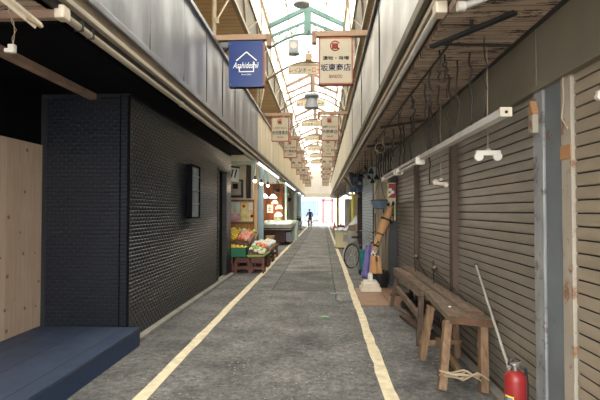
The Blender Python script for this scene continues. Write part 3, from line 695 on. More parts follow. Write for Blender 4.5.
# produce stall
def stool(x, y, w_, h, label):
    o = thing('wooden_stool', label, 'stool', (x, y, 0), 'wooden stools under the produce')
    MB().box(x - w_ / 2, x + w_ / 2, y - w_ / 2, y + w_ / 2, h - .035, h, .006).build('seat', 'stool_wood', o)
    for sx_ in (-1, 1):
        for sy in (-1, 1):
            MB().bar((x + sx_ * (w_ / 2 - .035), y + sy * (w_ / 2 - .035), h - .03), (x + sx_ * (w_ / 2 - .015), y + sy * (w_ / 2 - .015), 0), .045).build('leg', 'stool_wood', o)
    for sy in (-1, 1):
        MB().box(x - w_ / 2 + .03, x + w_ / 2 - .03, y + sy * (w_ / 2 - .03) - .012, y + sy * (w_ / 2 - .03) + .012, h - .13, h - .035).build('apron', 'stool_wood', o)
        MB().box(x - w_ / 2 + .02, x + w_ / 2 - .02, y + sy * (w_ / 2 - .02) - .012, y + sy * (w_ / 2 - .02) + .012, .1, .16).build('rail', 'stool_wood', o)
stool(-2.07, 11.97, .38, .4, 'red brown wooden stool under the green crate of yellow fruit')
stool(-1.68, 11.9, .34, .4, 'red brown wooden stool at the front under the leafy green tray')
stool(-1.72, 13.2, .36, .4, 'red brown wooden stool second along the road line')
stool(-1.74, 14.6, .36, .4, 'red brown wooden stool third along the road line')
stool(-1.76, 16.0, .36, .4, 'red brown wooden stool farthest along the road line')
stool(-2.5, 11.98, .38, .4, 'red brown wooden stool tucked behind the tiled wall end')
def crate(name, x0, x1, y0, y1, z0, z1, m_, label, slots=True):
    o = thing(name, label, 'crate', ((x0 + x1) / 2, (y0 + y1) / 2, z0)); t_ = .02
    MB().box(x0, x1, y0, y1, z0, z0 + t_).build('bottom', m_, o)
    mb = MB().box(x0, x1, y0, y0 + t_, z0, z1).box(x0, x1, y1 - t_, y1, z0, z1).box(x0, x0 + t_, y0, y1, z0, z1).box(x1 - t_, x1, y0, y1, z0, z1)
    mb.build('wall_panels', m_, o)
    mb = MB().box(x0 - .015, x1 + .015, y0 - .015, y0 + .01, z1 - .03, z1).box(x0 - .015, x1 + .015, y1 - .01, y1 + .015, z1 - .03, z1).box(x0 - .015, x0 + .01, y0, y1, z1 - .03, z1).box(x1 - .01, x1 + .015, y0, y1, z1 - .03, z1)
    mb.build('rim', m_, o)
    if slots:
        mb = MB(); k = int((x1 - x0) / .16)
        for i in range(k + 1):
            xx = x0 + .02 + (x1 - x0 - .04) * i / k; mb.box(xx - .012, xx + .012, y0 - .012, y0 + .002, z0, z1 - .03)
        mb.build('ribs', m_, o)
    return o
CR = crate('plastic_crate', -2.75, -1.98, 11.75, 12.35, .4, .66, 'green_crate', 'green plastic crate of yellow fruit at the wall end')
TR = crate('plastic_tray', -1.94, -1.5, 11.75, 12.9, .4, .47, 'green_veg', 'shallow green tray of leafy vegetables beside the road line', False)
def table(x0, x1, y0, y1, z, label):
    o = thing('display_table', label, 'table', ((x0 + x1) / 2, (y0 + y1) / 2, 0))
    MB().box(x0, x1, y0, y1, z - .04, z, .006).build('tabletop', 'leg_wood', o)
    for x in (x0 + .05, x1 - .05):
        for y in (y0 + .05, y1 - .05): MB().box(x - .025, x + .025, y - .025, y + .025, 0, z - .04).build('leg', 'stool_wood', o)
    return o
def board_(x0, x1, y0, y1, z, label):
    o = thing('display_board', label, 'board', ((x0 + x1) / 2, (y0 + y1) / 2, z))
    MB().box(x0, x1, y0, y1, z + .001, z + .04, .006).build('board', 'leg_wood', o)
    MB().box(x1 - .015, x1 + .005, y0, y1, z + .03, z + .08).build('lip', 'stool_wood', o)
    return o
TB = table(-2.9, -2.0, 12.4, 14.25, .72, 'wooden display table behind the green crate')
B1 = board_(-1.95, -1.5, 13.0, 14.3, .4, 'low wooden display board of packed vegetables by the road line')
B2 = board_(-1.97, -1.55, 14.4, 16.3, .4, 'far low wooden display board of packed vegetables')
def fruits(n, box, rad, m_, name, label, cat, group, squash=(1, 1, 1), leaf=None, seed=1):
    r = random.Random(seed); x0, x1, y0, y1, z0, z1 = box
    proto = None; dx = rad * 2.08 * squash[0] + .004; dy = rad * 2.08 * squash[1] + .004
    cols = max(1, int((x1 - x0 - dx * .5) / dx)); L_ = math.hypot(y1 - y0, z1 - z0); rows = max(1, int(L_ / dy))
    if squash[0] != squash[1]: spin = 0
    else: spin = 6
    for i in range(min(n, cols * rows)):
        row = i // cols; v = (row + .5) / rows; cx = x0 + dx * ((i % cols) + .5 * (row % 2) + .5) + r.uniform(-.003, .003)
        cy = y0 + (y1 - y0) * v; cz = z0 + (z1 - z0) * v + r.uniform(0, .004)
        if proto is None:
            proto = MB().ball((0, 0, 0), rad, squash, n=10).build(name, m_, smooth=True); tag(proto, label, cat, group); o = proto
            if leaf: MB().cyl((0, 0, rad * squash[2] * .9), (0, 0, rad * squash[2] * 1.08), rad * .2, rad * .1, 6).build('stem', leaf, o)
        else:
            o = dup(proto)
        o.location = (cx, cy, cz); o.rotation_euler = (0, 0, r.uniform(0, spin))
def riser(x0, x1, y0, y1, zb, sx_, sy_, label):
    """sloping liner inside the crate, tray, board or table it belongs to"""
    o = label
    f = lambda x, y: zb + .012 + sx_ * (x1 - x) + sy_ * (y - y0)
    mb = MB(); B4 = [(x0, y0), (x1, y0), (x1, y1), (x0, y1)]
    lo = [mb.b.verts.new((x, y, zb + .001)) for x, y in B4]; hi = [mb.b.verts.new((x, y, f(x, y))) for x, y in B4]
    mb.b.faces.new(lo[::-1]); mb.b.faces.new(hi)
    for i in range(4): mb.b.faces.new((lo[i], lo[(i + 1) % 4], hi[(i + 1) % 4], hi[i]))
    mb.build('sloping_liner', 'leg_wood', o)
    MB().bar((x0, y0 - .006, f(x0, y0) + .01), (x1, y0 - .006, f(x1, y0) + .01), .012, .05).build('front_lip', 'stool_wood', o)
    return f
def heap(f, x0, x1, y0, y1, kinds, rad, seed, share=None):
    r = random.Random(seed); d = rad * 2.06; row = 0; y = y0 + rad; protos = {}
    while y < y1 - rad * .5:
        x = x0 + rad + (row % 2) * rad
        while x <= x1 - rad * .9:
            k = kinds[int(r.random() ** 1.2 * len(kinds))]
            nm, m_, lab, cat, grp, leaf, sq = k
            if nm + m_ not in protos:
                o = MB().ball((0, 0, 0), rad * .97, (1, 1, sq), n=10).build(nm, m_, smooth=True); tag(o, lab, cat, grp)
                MB().cyl((0, 0, rad * sq * .85), (0, 0, rad * sq * 1.1), rad * .35, rad * .15, 7).build('stem', leaf, o); protos[nm + m_] = o
            else: o = dup(protos[nm + m_])
            o.location = (x, y, f(x, y) + rad * math.sqrt(sq * sq + .14) + .002); o.rotation_euler = (0, 0, r.uniform(0, 6)); x += d
        y += d * .9; row += 1
g1 = riser(-2.72, -2.01, 11.79, 12.31, .43, .12, .3, CR)
heap(g1, -2.73, -2.0, 11.79, 12.32, [('grapefruit', 'yellow', 'round yellow citrus fruit heaped in the green crate', 'fruit', 'yellow fruit in the green crate', 'ink_green', 1)], .05, 1)
g2 = riser(-2.9, -2.38, 12.42, 13.3, .72, .1, .3, TB)
heap(g2, -2.88, -2.38, 12.44, 13.3, [('grapefruit', 'yellow', 'round yellow citrus fruit on the table behind the green crate', 'fruit', 'yellow fruit behind the crate', 'ink_green', 1)], .055, 2)
g3 = riser(-2.37, -2.0, 12.42, 13.5, .72, .2, .18, TB)
heap(g3, -2.36, -2.0, 12.44, 13.5, [('tangerine', 'orange', 'round orange citrus fruit on the table behind the green crate', 'fruit', 'orange fruit on the display table', 'ink_green', .9), ('apple', 'pink_veg', 'pale pink fruit among the oranges on the display table', 'fruit', 'pink fruit on the display table', 'leg_wood', .9)], .048, 3)
g4 = riser(-2.9, -2.0, 13.52, 14.2, .72, .1, .3, TB)
heap(g4, -2.88, -2.0, 13.54, 14.2, [('turnip', 'pale_veg', 'round pale vegetable at the back of the display table', 'vegetable', 'pale vegetables at the back', 'green_veg', .9), ('cabbage', 'green_veg', 'green vegetable among the pale ones at the table back', 'vegetable', 'green vegetables at the back', 'pale_veg', .9)], .075, 4)
g5 = riser(-1.92, -1.52, 11.78, 12.88, .42, .35, .16, TR)
heap(g5, -1.92, -1.5, 11.8, 12.4, [('lettuce', 'green_veg', 'leafy green vegetable head in the shallow green tray', 'vegetable', 'green heads in the tray', 'pale_veg', .8), ('lettuce', 'pale_veg', 'pale vegetable head in the shallow green tray', 'vegetable', 'pale heads in the tray', 'green_veg', .8)], .058, 5)
heap(g5, -1.92, -1.5, 12.4, 12.9, [('vegetable_pack', 'orange', 'orange vegetable pack behind the leafy green heads', 'vegetable pack', 'orange packs in the tray', 'clear', .7), ('vegetable_pack', 'clear', 'clear wrapped pack behind the leafy green heads', 'vegetable pack', 'clear packs in the tray', 'pink_veg', .7)], .058, 6)
g6 = riser(-1.95, -1.53, 13.02, 14.15, .441, .3, .06, B1)
heap(g6, -1.95, -1.5, 13.04, 14.15, [('vegetable_pack', 'clear', 'clear wrapped vegetable pack on the low board by the road line', 'vegetable pack', 'wrapped packs on the low board', 'pink_veg', .75), ('vegetable_pack', 'pale_veg', 'pale vegetable pack on the low board by the road line', 'vegetable pack', 'pale packs on the low board', 'green_veg', .75), ('vegetable_pack', 'pink_veg', 'pink vegetable pack on the low board by the road line', 'vegetable pack', 'pink packs on the low board', 'clear', .75)], .066, 7)
g7 = riser(-1.95, -1.57, 14.45, 15.7, .441, .26, .02, B2)
heap(g7, -1.95, -1.55, 14.47, 15.7, [('vegetable_pack', 'clear', 'clear wrapped vegetable pack on the far low board', 'vegetable pack', 'wrapped packs on the far board', 'green_veg', .75), ('vegetable_pack', 'yellow', 'yellow vegetable pack on the far low board', 'vegetable pack', 'yellow packs on the far board', 'clear', .75)], .075, 8)
crate('cardboard_box', -1.96, -1.72, 15.8, 16.2, .442, .74, 'card', 'open cardboard box standing on the far low table', False)

# ------------------------------------------------------------------ right side
def shutter(y0, y1, m_, label, z1=2.46, pitch=.082, x=SX, axis='Y'):
    o = thing('roller_shutter', label, 'shutter', (x, (y0 + y1) / 2, 0))
    mb = MB(); prof = []; z = .03
    while z < z1 - .02:
        zt = min(z + pitch, z1)
        prof = [(x + .010, y0, z + .001), (x + .001, y0, z + .005), (x - .001, y0, z + pitch * .3), (x - .001, y0, z + pitch * .6), (x + .001, y0, zt - .009), (x + .006, y0, zt - .007)]
        mb.strip(prof, (0, y1 - y0, 0)); z += pitch
    mb.build('slat_curtain', m_, o)
    MB().box(x + .010, x + .03, y0, y1, 0, z1).build('groove_backing', 'groove', o)
    MB().box(x - .012, x + .02, y0, y1, 0.0, .05, .006).build('bottom_rail', 'post_brown', o)
    return o
SH = [(.2, 2.94, 'shutter_near', 'beige roller shutter at the right edge of the picture'), (3.48, 5.44, 'shutter', 'widest taupe roller shutter behind the front bench'),
      (5.62, 7.62, 'shutter', 'taupe roller shutter between the two brown posts'), (7.76, 9.86, 'shutter', 'far taupe roller shutter next to the red poster')]
for a in SH: shutter(*a)
struct('wall_right_near', MB().box(SX, SX + .1, YB, .2, 0, 2.5), 'header')
def wpost(y0, y1, m_, label, x0=SX - .06, z1=2.5):
    o = thing('shutter_post', label, 'post', (SX, (y0 + y1) / 2, 0))
    MB().box(x0, SX + .06, y0, y1, 0, z1, .005).build('shaft', m_, o); return o
o = wpost(2.95, 3.07, 'post_rust', 'cream rusty post beside the near beige shutter', SX - .02)
MB().box(SX - .026, SX - .019, 2.946, 3.074, 1.93, 2.02).build('tape_band', 'tape', o)
MB().tube([(SX - .03, 3.02, 2.5), (SX - .03, 3.01, 2.3), (SX - .03, 3.04, 2.2), (SX - .03, 2.97, 2.12), (SX - .03, 2.96, 2.16)], .005, 6).build('loose_wire', 'wire_pale', o)
wpost(3.085, 3.30, 'post_grey', 'wide blue grey steel post between the cream and worn posts', SX - .01)
o = wpost(3.32, 3.47, 'post_worn', 'worn pale grey post at the edge of the widest shutter', SX - .02)
MB().box(SX - .065, SX - .021, 3.37, 3.45, 2.16, 2.3, .01).build('cable_cleat', 'post_rust', o); MB().prism([(SX - .065, 3.37, 2.3), (SX - .065, 3.45, 2.3), (SX - .065, 3.41, 2.4)], (.044, 0, 0)).build('cleat_cap', 'tape', o)
wpost(5.47, 5.6, 'post_brown', 'brown post at the far edge of the widest shutter')
wpost(7.64, 7.75, 'post_brown', 'thin brown post farther along the shutters')
wpost(9.9, 10.15, 'dark_metal', 'black post at the far end of the shutters', SX - .15)
# header and soffit
struct('wall_right', MB().box(SX - .02, SX + .12, YB, 10.2, 2.5, 3.06), 'header', 'grey brown header panels above the shutters', 'wall')
mb = MB()
for yy in (2.6, 3.4, 5.3, 7.2, 9.1): mb.box(SX - .026, SX - .018, yy, yy + .012, 2.5, 3.0)
mb.box(SX - .05, SX + .02, YB, 10.2, 2.46, 2.5); struct('trim_13', mb, 'header')
mb = MB(); mb.box(RX + .03, SX + .12, YB, YE, 2.95, 3.0)
struct('ceiling_right', mb, 'soffit', 'peeling brown plank soffit over the shutters', 'soffit')
struct('trim_14', MB().box(SX - .04, SX - .02, YB, 17.7, 2.925, 2.95), 'dark_metal')
# fascia band, right
mb = MB(); ysr = []
y = YB
while y < 14: ysr.append(y); y += 1.55
for a in ysr:
    mb.grid(lambda u, v, a=a: (RX + .02 * math.sin(u * PI * 3 + a * 2) * math.sin(v * PI), a + .004 + 1.542 * u, 3.3 + 1.38 * v), 16, 6)
struct('wall_right_fascia', mb, 'steel_light', 'band of pale steel sheets above the shutters', 'fascia', smooth=True)
struct('wall_right_fascia_backing', MB().box(RX + .03, RX + .12, YB, YE, 3.0, 4.67), 'dark_metal')
mb = MB()
for a in ysr[1:]: mb.box(RX - .006, RX + .02, a - .008, a + .008, 3.3, 4.68)
struct('trim_15', mb, 'dark_metal')
yr0 = ysr[-1] + 1.55
mb = MB(); n = 330; prof = []
for i in range(n + 1): prof.append((RX + .012 * math.sin(i * 1.9) + .006 * math.sin(i * .37), yr0 + (YE - yr0) * i / n, 3.28))
mb.strip(prof, (0, 0, 1.4)); struct('wall_right_fascia_far', mb, 'cream_r', 'band of pale cream corrugated sheets far down the right side', 'fascia')
struct('trim_16', MB().box(RX - .05, RX + .14, YB, YE, 4.67, 4.74, .01), 'dark_metal')
struct('trim_17', MB().box(RX - .06, RX + .12, YB, YE, 3.2, 3.3, .008), 'header')
struct('trim_18', MB().box(RX - .02, RX + .1, YB, YE, 3.08, 3.2, .008), 'dark_metal')
struct('trim_19', MB().box(RX - .06, RX + .06, YB, YE, 3.03, 3.08, .006), 'beige2')
o = thing('gutter_pipe', 'long pale conduit pipe under the right fascia edge', 'pipe', (RX, 8, 2.97))
MB().cyl((RX - .03, 3.24, 2.99), (RX - .03, 32, 2.99), .023, n=16).build('pipe', 'white_metal', o, smooth='auto')
MB().box(RX - .06, RX + .02, 3.14, 3.26, 2.95, 3.04, .012).build('elbow_box', 'white_st', o)
o = thing('conduit', 'short white conduit running across the soffit at the top right', 'pipe', (1.1, 3.0, 2.9))
MB().cyl((.9, 2.96, 2.91), (1.3, 2.55, 2.922), .021).build('pipe', 'white_metal', o, smooth='auto')
MB().cyl((.86, 2.96, 2.91), (.91, 2.96, 2.91), .033).build('end_cap', 'white_pl', o, smooth='auto')
o = thing('soffit_bar', 'black steel bar slung diagonally under the plank soffit', 'bar', (1.05, 3.3, 2.9))
MB().bar((.84, 3.58, 2.87), (1.23, 2.98, 2.87), .045, .025).build('bar', 'rubber', o)
MB().tube([(1.05, 3.26, 2.87), (1.05, 3.28, 2.95)], .012).build('hanger', 'wire', o)
o = thing('soffit_rail', 'long rusty black rail under the plank soffit', 'rail', (1.1, 5, 3.1))
MB().bar((.88, 3.66, 2.92), (1.5, 3.72, 2.92), .018, .018).bar((1.0, 3.6, 2.92), (1.0, 9.5, 2.92), .014, .014).bar((.9, 7.2, 2.9), (1.5, 6.6, 2.9), .03, .03).bar((.9, 9.3, 2.9), (1.5, 8.8, 2.9), .04, .04).build('rails', 'wire', o)

# long white lamp trunking hung in front of the shutters
TZ = 2.27
o = thing('lamp_trunking', 'long white lamp trunking hung before the shutters', 'lamp', (1.25, 5.6, TZ))
MB().box(1.215, 1.285, 3.2, 5.85, TZ - .02, TZ + .035, .004).build('near_channel', 'white_metal', o)
MB().box(1.21, 1.29, 3.19, 3.205, TZ - .025, TZ + .04).build('end_plate', 'white_st', o)
MB().cyl((1.25, 3.186, TZ + .006), (1.25, 3.193, TZ + .006), .011).build('cable_hole', 'rubber', o)
for a, b_ in ((5.9, 7.6), (7.7, 9.4)):
    MB().box(1.22, 1.28, a, b_, TZ + .0, TZ + .045, .004).build('far_channel', 'white_metal', o)
    MB().cyl((1.22, a + .08, TZ - .045), (1.22, b_ - .08, TZ - .045), .019).build('tube', 'tube_off', o, smooth='auto')
    for e in (a, b_ - .1): MB().box(1.18, 1.30, e, e + .1, TZ - .08, TZ + .02, .02).build('holder', 'white_pl', o, smooth='auto')
def holder(x, y, z, top, s, label, broken=False):
    o = thing('lamp_holder', label, 'lamp holder', (x, y, z))
    MB().cyl((x, y, z + .03), (x, y, top), .004, n=6).build('wire', 'wire_pale', o)
    r = .035 * s
    if broken:
        MB().ball((x - .06 * s, y, z + .012), r).ball((x + .055 * s, y, z - .02), r * .9).bar((x - .07 * s, y, z), (x + .06 * s, y, z - .015), .04 * s, .035 * s).build('bracket', 'white_st', o, smooth=True)
    else:
        MB().box(x - .1 * s, x + .1 * s, y - .015, y + .015, z - .005, z + .035 * s, .006).cyl((x - .075 * s, y - .016, z - .015), (x - .075 * s, y + .016, z - .015), r).cyl((x + .075 * s, y - .016, z - .015), (x + .075 * s, y + .016, z - .015), r).build('bracket', 'white_pl', o, smooth='auto')
    MB().box(x - .02, x + .02, y - .012, y + .012, z + .03 * s, z + .05 * s).build('clip', 'chrome', o)
holder(1.35, 3.83, 2.06, 2.95, 1., 'white twin lamp holder hanging before the widest shutter')
holder(1.35, 5.34, 1.92, 2.95, 1., 'broken lamp holder lump hanging before the brown post', True)
holder(1.5, 2.5, 2.22, 2.9, .5, 'white twin lamp holder at the right picture edge')
# hanging wires
rw = random.Random(5)
proto = None
wires = [(1.05, 4.0, 3.15, 2.72), (1.12, 4.2, 3.1, 2.62), (1.2, 4.15, 3.07, 2.31), (1.25, 3.95, 3.05, 2.31), (1.25, 5.0, 3.06, 2.31), (1.25, 4.6, 3.06, 2.31), (1.0, 5.2, 3.17, 2.75), (1.1, 5.6, 3.12, 2.6),
         (1.25, 6.6, 3.05, 2.31), (1.25, 7.2, 3.05, 2.31), (1.05, 6.4, 3.15, 2.5), (1.15, 7.6, 3.1, 2.5), (1.25, 8.4, 3.05, 2.32), (1.1, 8.8, 3.12, 2.4), (1.0, 9.4, 3.15, 2.5), (1.3, 9.2, 3.03, 2.2), (1.35, 5.9, 3.0, 1.95), (1.08, 4.9, 3.12, 2.55), (1.25, 3.6, 3.05, 2.31), (1.02, 4.4, 3.1, 2.6), (1.02, 6.0, 3.1, 2.65), (1.15, 6.9, 3.1, 2.45), (1.05, 7.9, 3.1, 2.45), (1.25, 5.4, 3.05, 2.31), (.98, 3.9, 3.1, 2.7), (1.3, 7.8, 3.0, 2.2), (1.0, 8.6, 3.1, 2.4)]
for (x, y, za, zb) in [(a - .08 * (b_ < 2.9) * (c > 3.06), b_, 2.95, d) for (a, b_, c, d) in wires]:
    pts = []; k = 9
    for i in range(k):
        u = i / (k - 1); pts.append((x + rw.uniform(-.025, .025) * math.sin(u * PI), y + rw.uniform(-.05, .05) * math.sin(u * PI), za + (zb - za) * u))
    tag(MB().tube(pts, rw.choice((.005, .008, .011)), 6).build('hanging_wire', 'wire', smooth=True, origin=(x, y, zb)), 'thin dark old wire hanging down from the peeling plank soffit', 'wire', 'old wires hanging from the plank soffit')
for k, (x, y, z, r_) in enumerate([(1.12, 8.0, 2.8, .1), (1.02, 8.2, 2.72, .09)]):
    pts = [(x + r_ * math.cos(a * 2 * PI / 16), y + .02 * math.sin(a), z + r_ * math.sin(a * 2 * PI / 16)) for a in range(16)]
    tag(MB().tube(pts, .008, 6, closed=True).build('wire_coil', 'wire_pale', smooth=True, origin=(x, y, z - r_)), ['coil of pale wire hanging under the far soffit, upper one', 'coil of pale wire hanging under the far soffit, lower one'][k], 'wire coil')
for k in range(6):
    x = 1.18 + .05 * k; y = 9.75 + .06 * (k % 2)
    tag(MB().tube([(x, y, 2.94), (x + .01, y, 2.8), (x - .01, y + .02, 2.5), (x + .015, y, 2.32)], .014, 6).build('black_strap', 'rubber', smooth=True, origin=(x, y, 2.32)), 'black strap in the bundle hanging above the red poster', 'strap', 'black straps hanging beyond the trunking')

# benches
def bench(name, label, xl, xr, y0, y1, z, legs, ltop, end_skew=0., mat_leg='leg_wood'):
    o = thing(name, label, 'bench', ((xl + xr) / 2, (y0 + y1) / 2, 0)); t_ = .058
    MB().prism([(xl[0] if isinstance(xl, tuple) else xl, y0, z - t_), (xr, y0 - end_skew, z - t_), (xr, y1, z - t_), (xl, y1, z - t_)], (0, 0, t_)).build('top_board', 'old_wood', o)
    return o
o = thing('wooden_bench', 'weathered wooden bench nearest the extinguisher', 'bench', (1.36, 5.0, 0))
MB().prism([(1.17, 4.34, .565), (1.53, 4.17, .565), (1.5, 5.75, .565), (1.24, 5.75, .565)], (0, 0, .06)).build('top_board', 'old_wood', o)
MB().prism([(1.166, 4.336, .563), (1.536, 4.162, .563), (1.538, 4.174, .563), (1.168, 4.348, .563)], (0, 0, .064)).build('end_board', 'old_wood_d', o)
for (a, b_) in [((1.17, 4.42, .57), (1.055, 4.2, 0)), ((1.46, 4.32, .57), (1.41, 4.16, 0)), ((1.16, 5.05, .57), (1.06, 5.06, 0)), ((1.44, 5.2, .57), (1.46, 5.15, 0))]:
    MB().bar(a, b_, .095, .07, up=(1, 0, 0), bev=.004).build('leg', 'leg_wood', o)
MB().bar((1.03, 4.24, .14), (1.46, 4.2, .13), .04, .05).build('stretcher', 'leg_wood_d', o)
MB().bar((1.24, 4.24, .13), (1.24, 5.1, .2), .045, .05).build('long_stretcher', 'leg_wood', o)
MB().bar((1.04, 5.06, .18), (1.5, 5.12, .18), .035, .05).build('stretcher', 'leg_wood', o)
mb = MB(); rr = random.Random(3)
for k in range(7):
    y = 4.2 + rr.uniform(-.03, .03); x0 = 1.03 + rr.uniform(0, .1)
    mb.tube([(x0, y, .15 + rr.uniform(-.03, .04)), (x0 + .12, y - .05, .16 + rr.uniform(-.06, .06)), (x0 + .24, y - .02, .14 + rr.uniform(-.06, .04)), (x0 + .34, y - .04, .12 + rr.uniform(-.04, .04))], .008, 6)
mb.build('binding_cord', 'wire_pale', o, smooth=True)
o = thing('wooden_bench', 'darker weathered wooden bench behind the front bench', 'bench', (1.38, 6.9, 0))
MB().prism([(1.22, 5.79, .555), (1.5, 5.79, .555), (1.5, 8.05, .555), (1.21, 8.05, .555)], (0, 0, .07)).build('top_board', 'old_wood', o)
MB().box(1.215, 1.235, 5.8, 8.04, .5, .556).build('side_rail', 'old_wood', o)
for (a, b_) in [((1.2, 5.72, .56), (1.13, 5.55, 0)), ((1.46, 5.9, .56), (1.5, 5.8, 0)), ((1.27, 7.95, .56), (1.14, 7.8, 0)), ((1.47, 7.95, .56), (1.5, 7.85, 0))]:
    MB().bar(a, b_, .075, .06, up=(1, 0, 0), bev=.004).build('leg', 'leg_wood_d', o)
MB().bar((1.26, 5.6, .2), (1.25, 7.85, .3), .05, .08).build('long_stretcher', 'old_wood', o)
MB().bar((1.13, 7.82, .2), (1.5, 7.85, .2), .04, .05).build('stretcher', 'leg_wood_d', o)
o = thing('loose_board', 'long loose board lying on both benches by the shutters', 'board', (1.46, 6.3, .626))
MB().prism([(1.36, 4.47, .627), (1.5, 4.4, .627), (1.5, 8.0, .627), (1.34, 8.0, .627)], (0, 0, .028)).build('board', 'old_wood', o)
MB().prism([(1.358, 4.466, .626), (1.501, 4.395, .626), (1.502, 4.405, .626), (1.359, 4.478, .626)], (0, 0, .03)).build('board_end', 'old_wood_d', o)
tag(MB().box(1.27, 1.38, 7.0, 7.35, .626, .64, .003).build('wood_offcut', 'plywood'), 'short flat offcut lying on the far bench', 'offcut')
tag(MB().ball((1.28, 4.75, .632), .012, (1.4, 1, .6), n=8).build('paper_scrap', 'ink_white'), 'tiny white paper scrap lying on the front bench', 'paper scrap')
# thin metal stands lying over the benches
def thin_stand(x, y, h, label, lean):
    o = thing('metal_stand', label, 'stand', (x, y, .655))
    MB().tube([(x, y, .655), (x, y + .02, .655 + h)], .007, 6).build('upright', 'wire', o)
    MB().tube([(x - .02, y, .655 + h * .62), (x + .02, y - lean * .4, .655 + h * .4), (x + .05, y - lean, .66)], .007, 6).build('strut', 'dark_metal', o)
    MB().box(x - .025, x + .025, y - .025, y + .025, .655 + h * .55, .655 + h * .66, .008).ball((x + .03, y - .03, .655 + h * .66), .022, n=8).build('clamp', 'dark_metal', o)
    MB().ball((x, y - .03, .655 + h * .72), .02, n=8).build('knob', 'tape', o)
thin_stand(1.44, 6.1, .3, 'thin dark metal stand with clamp on the board, nearer one', 1.2)
thin_stand(1.44, 7.3, .34, 'thin dark metal stand with clamp on the board, farther one', .6)
o = thing('leaning_rod', 'thin pale rod leaning on the shutter behind the extinguisher', 'rod', (1.36, 2.95, 0))
MB().cyl((1.535, 4.72, 1.05), (1.385, 3.47, .36), .011, n=10).cyl((1.385, 3.47, .36), (1.49, 3.34, .005), .011, n=10).build('rod', 'fish_grey', o)
MB().cyl((1.535, 4.72, 1.05), (1.537, 4.74, 1.061), .013, n=10).build('tip', 'wire', o)
# clutter under the benches
for k, (x, y, m_, l) in enumerate([(1.33, 7.0, 'old_wood', 'loose plank on the ground under the far bench'), (1.3, 6.3, 'leg_wood_d', 'second loose plank lying under the far bench')]):
    tag(MB().bar((x - .1, y + .7, .03), (x + .1, y - .7, .03), .12, .04).build('ground_plank', m_, origin=(x, y, 0)), l, 'plank')
o = thing('plastic_bag', 'black plastic bag lying under the far bench', 'bag', (1.38, 7.5, 0))
MB().ball((1.38, 7.5, .1), .14, (1, 1.2, .7), n=14).build('bag_body', 'rubber', o, smooth=True); MB().cyl((1.38, 7.45, .18), (1.37, 7.42, .25), .02, .05, 8).build('knot', 'rubber', o)

# fire extinguisher
ex, ey = 1.335, 3.3
o = thing('fire_extinguisher', 'red fire extinguisher standing at the foot of the shutter posts', 'fire extinguisher', (ex, ey, 0))
MB().lathe((ex, ey, 0), [(.066, 0), (.072, .012), (.072, .43), (.068, .455), (.055, .475), (.032, .487), (.022, .492)], 28).build('cylinder', 'extg', o, smooth='auto')
MB().cyl((ex, ey, .49), (ex, ey, .525), .02).box(ex - .022, ex + .022, ey - .02, ey + .02, .515, .54, .005).build('valve', 'chrome', o, smooth='auto')
MB().prism([(ex - .035, ey - .012, .53), (ex + .03, ey - .012, .545), (ex + .035, ey - .012, .556), (ex - .03, ey - .012, .545)], (0, .024, 0)).bar((ex - .03, ey, .52), (ex - .055, ey, .50), .018, .012).build('squeeze_handle', 'chrome', o)
MB().tube([(ex - .02, ey, .525), (ex - .05, ey - .005, .535), (ex - .04, ey - .01, .57), (ex, ey - .01, .575), (ex + .03, ey - .01, .56)], .006, 8).build('safety_pin', 'dark_metal', o, smooth=True)
MB().tube([(ex + .02, ey, .52), (ex + .07, ey, .50), (ex + .085, ey + .01, .4), (ex + .083, ey + .01, .2), (ex + .08, ey + .01, .1)], .011, 8).build('hose', 'rubber', o, smooth=True)
def curved(z0, z1, a0, a1, m_, name, r=.0735):
    MB().grid(lambda u, v: (ex + r * math.cos(a0 + (a1 - a0) * u), ey + r * math.sin(a0 + (a1 - a0) * u), z0 + (z1 - z0) * v), 10, 2).build(name, m_, o, smooth=True, solid=.001)
curved(.08, .33, math.radians(188), math.radians(240), 'yellow_post', 'label_border')
curved(.09, .32, math.radians(190), math.radians(236), 'blue_basket', 'label_sheet', .0742)
curved(.24, .29, math.radians(194), math.radians(232), 'ink_white', 'label_panel', .0748)
curved(.17, .21, math.radians(200), math.radians(226), 'sign_blue', 'label_mark', .0748)

# parasol base, plywood, bucket
o = thing('parasol_base', 'white stepped plastic base blocks standing on the plywood', 'parasol base', (.93, 9.2, .024))
for (h0, h1, hw, m_) in [(.024, .1, .2, 'white_st'), (.1, .17, .17, 'white_st'), (.17, .22, .13, 'white_pl'), (.22, .36, .045, 'white_pl')]:
    MB().box(.935 - hw, .935 + hw, 9.25 - hw, 9.25 + hw, h0, h1, .012).build('block', m_, o)
MB().cyl((.935, 9.25, .36), (.935, 9.25, .38), .03).build('collar', 'white_st', o)
tag(MB().prism([(.65, 9.5, .003), (.64, 7.82, .003), (1.13, 7.8, .003), (1.13, 9.5, .003)], (0, 0, .02)).build('plywood_sheet', 'plywood'), 'brown plywood sheet flat on the road under the white base', 'plywood')
tag(MB().prism([(1.15, 9.6, .003), (1.15, 7.9, .003), (1.5, 7.9, .003), (1.5, 9.6, .003)], (0, 0, .015)).build('plywood_sheet', 'plywood'), 'brown plywood sheet on the ground under the far bench end', 'plywood')
bx_, by_ = 1.2, 9.75
o = thing('bucket', 'black plastic bucket holding poles beside the white base', 'bucket', (bx_, by_, 0))
MB().lathe((bx_, by_, 0), [(.14, 0), (.15, .02), (.185, .32), (.2, .325), (.2, .345), (.18, .345), (.175, .3), (.14, .04)], 28).build('pail', 'bucket', o, smooth='auto')
MB().tube([(bx_ + .19 * math.cos(a), by_ - .19 * abs(math.sin(a)) * .3 - .1, .33 - .1 * math.sin(a)) for a in [i * PI / 10 for i in range(11)]], .006, 6).build('bail', 'wire', o, smooth=True)
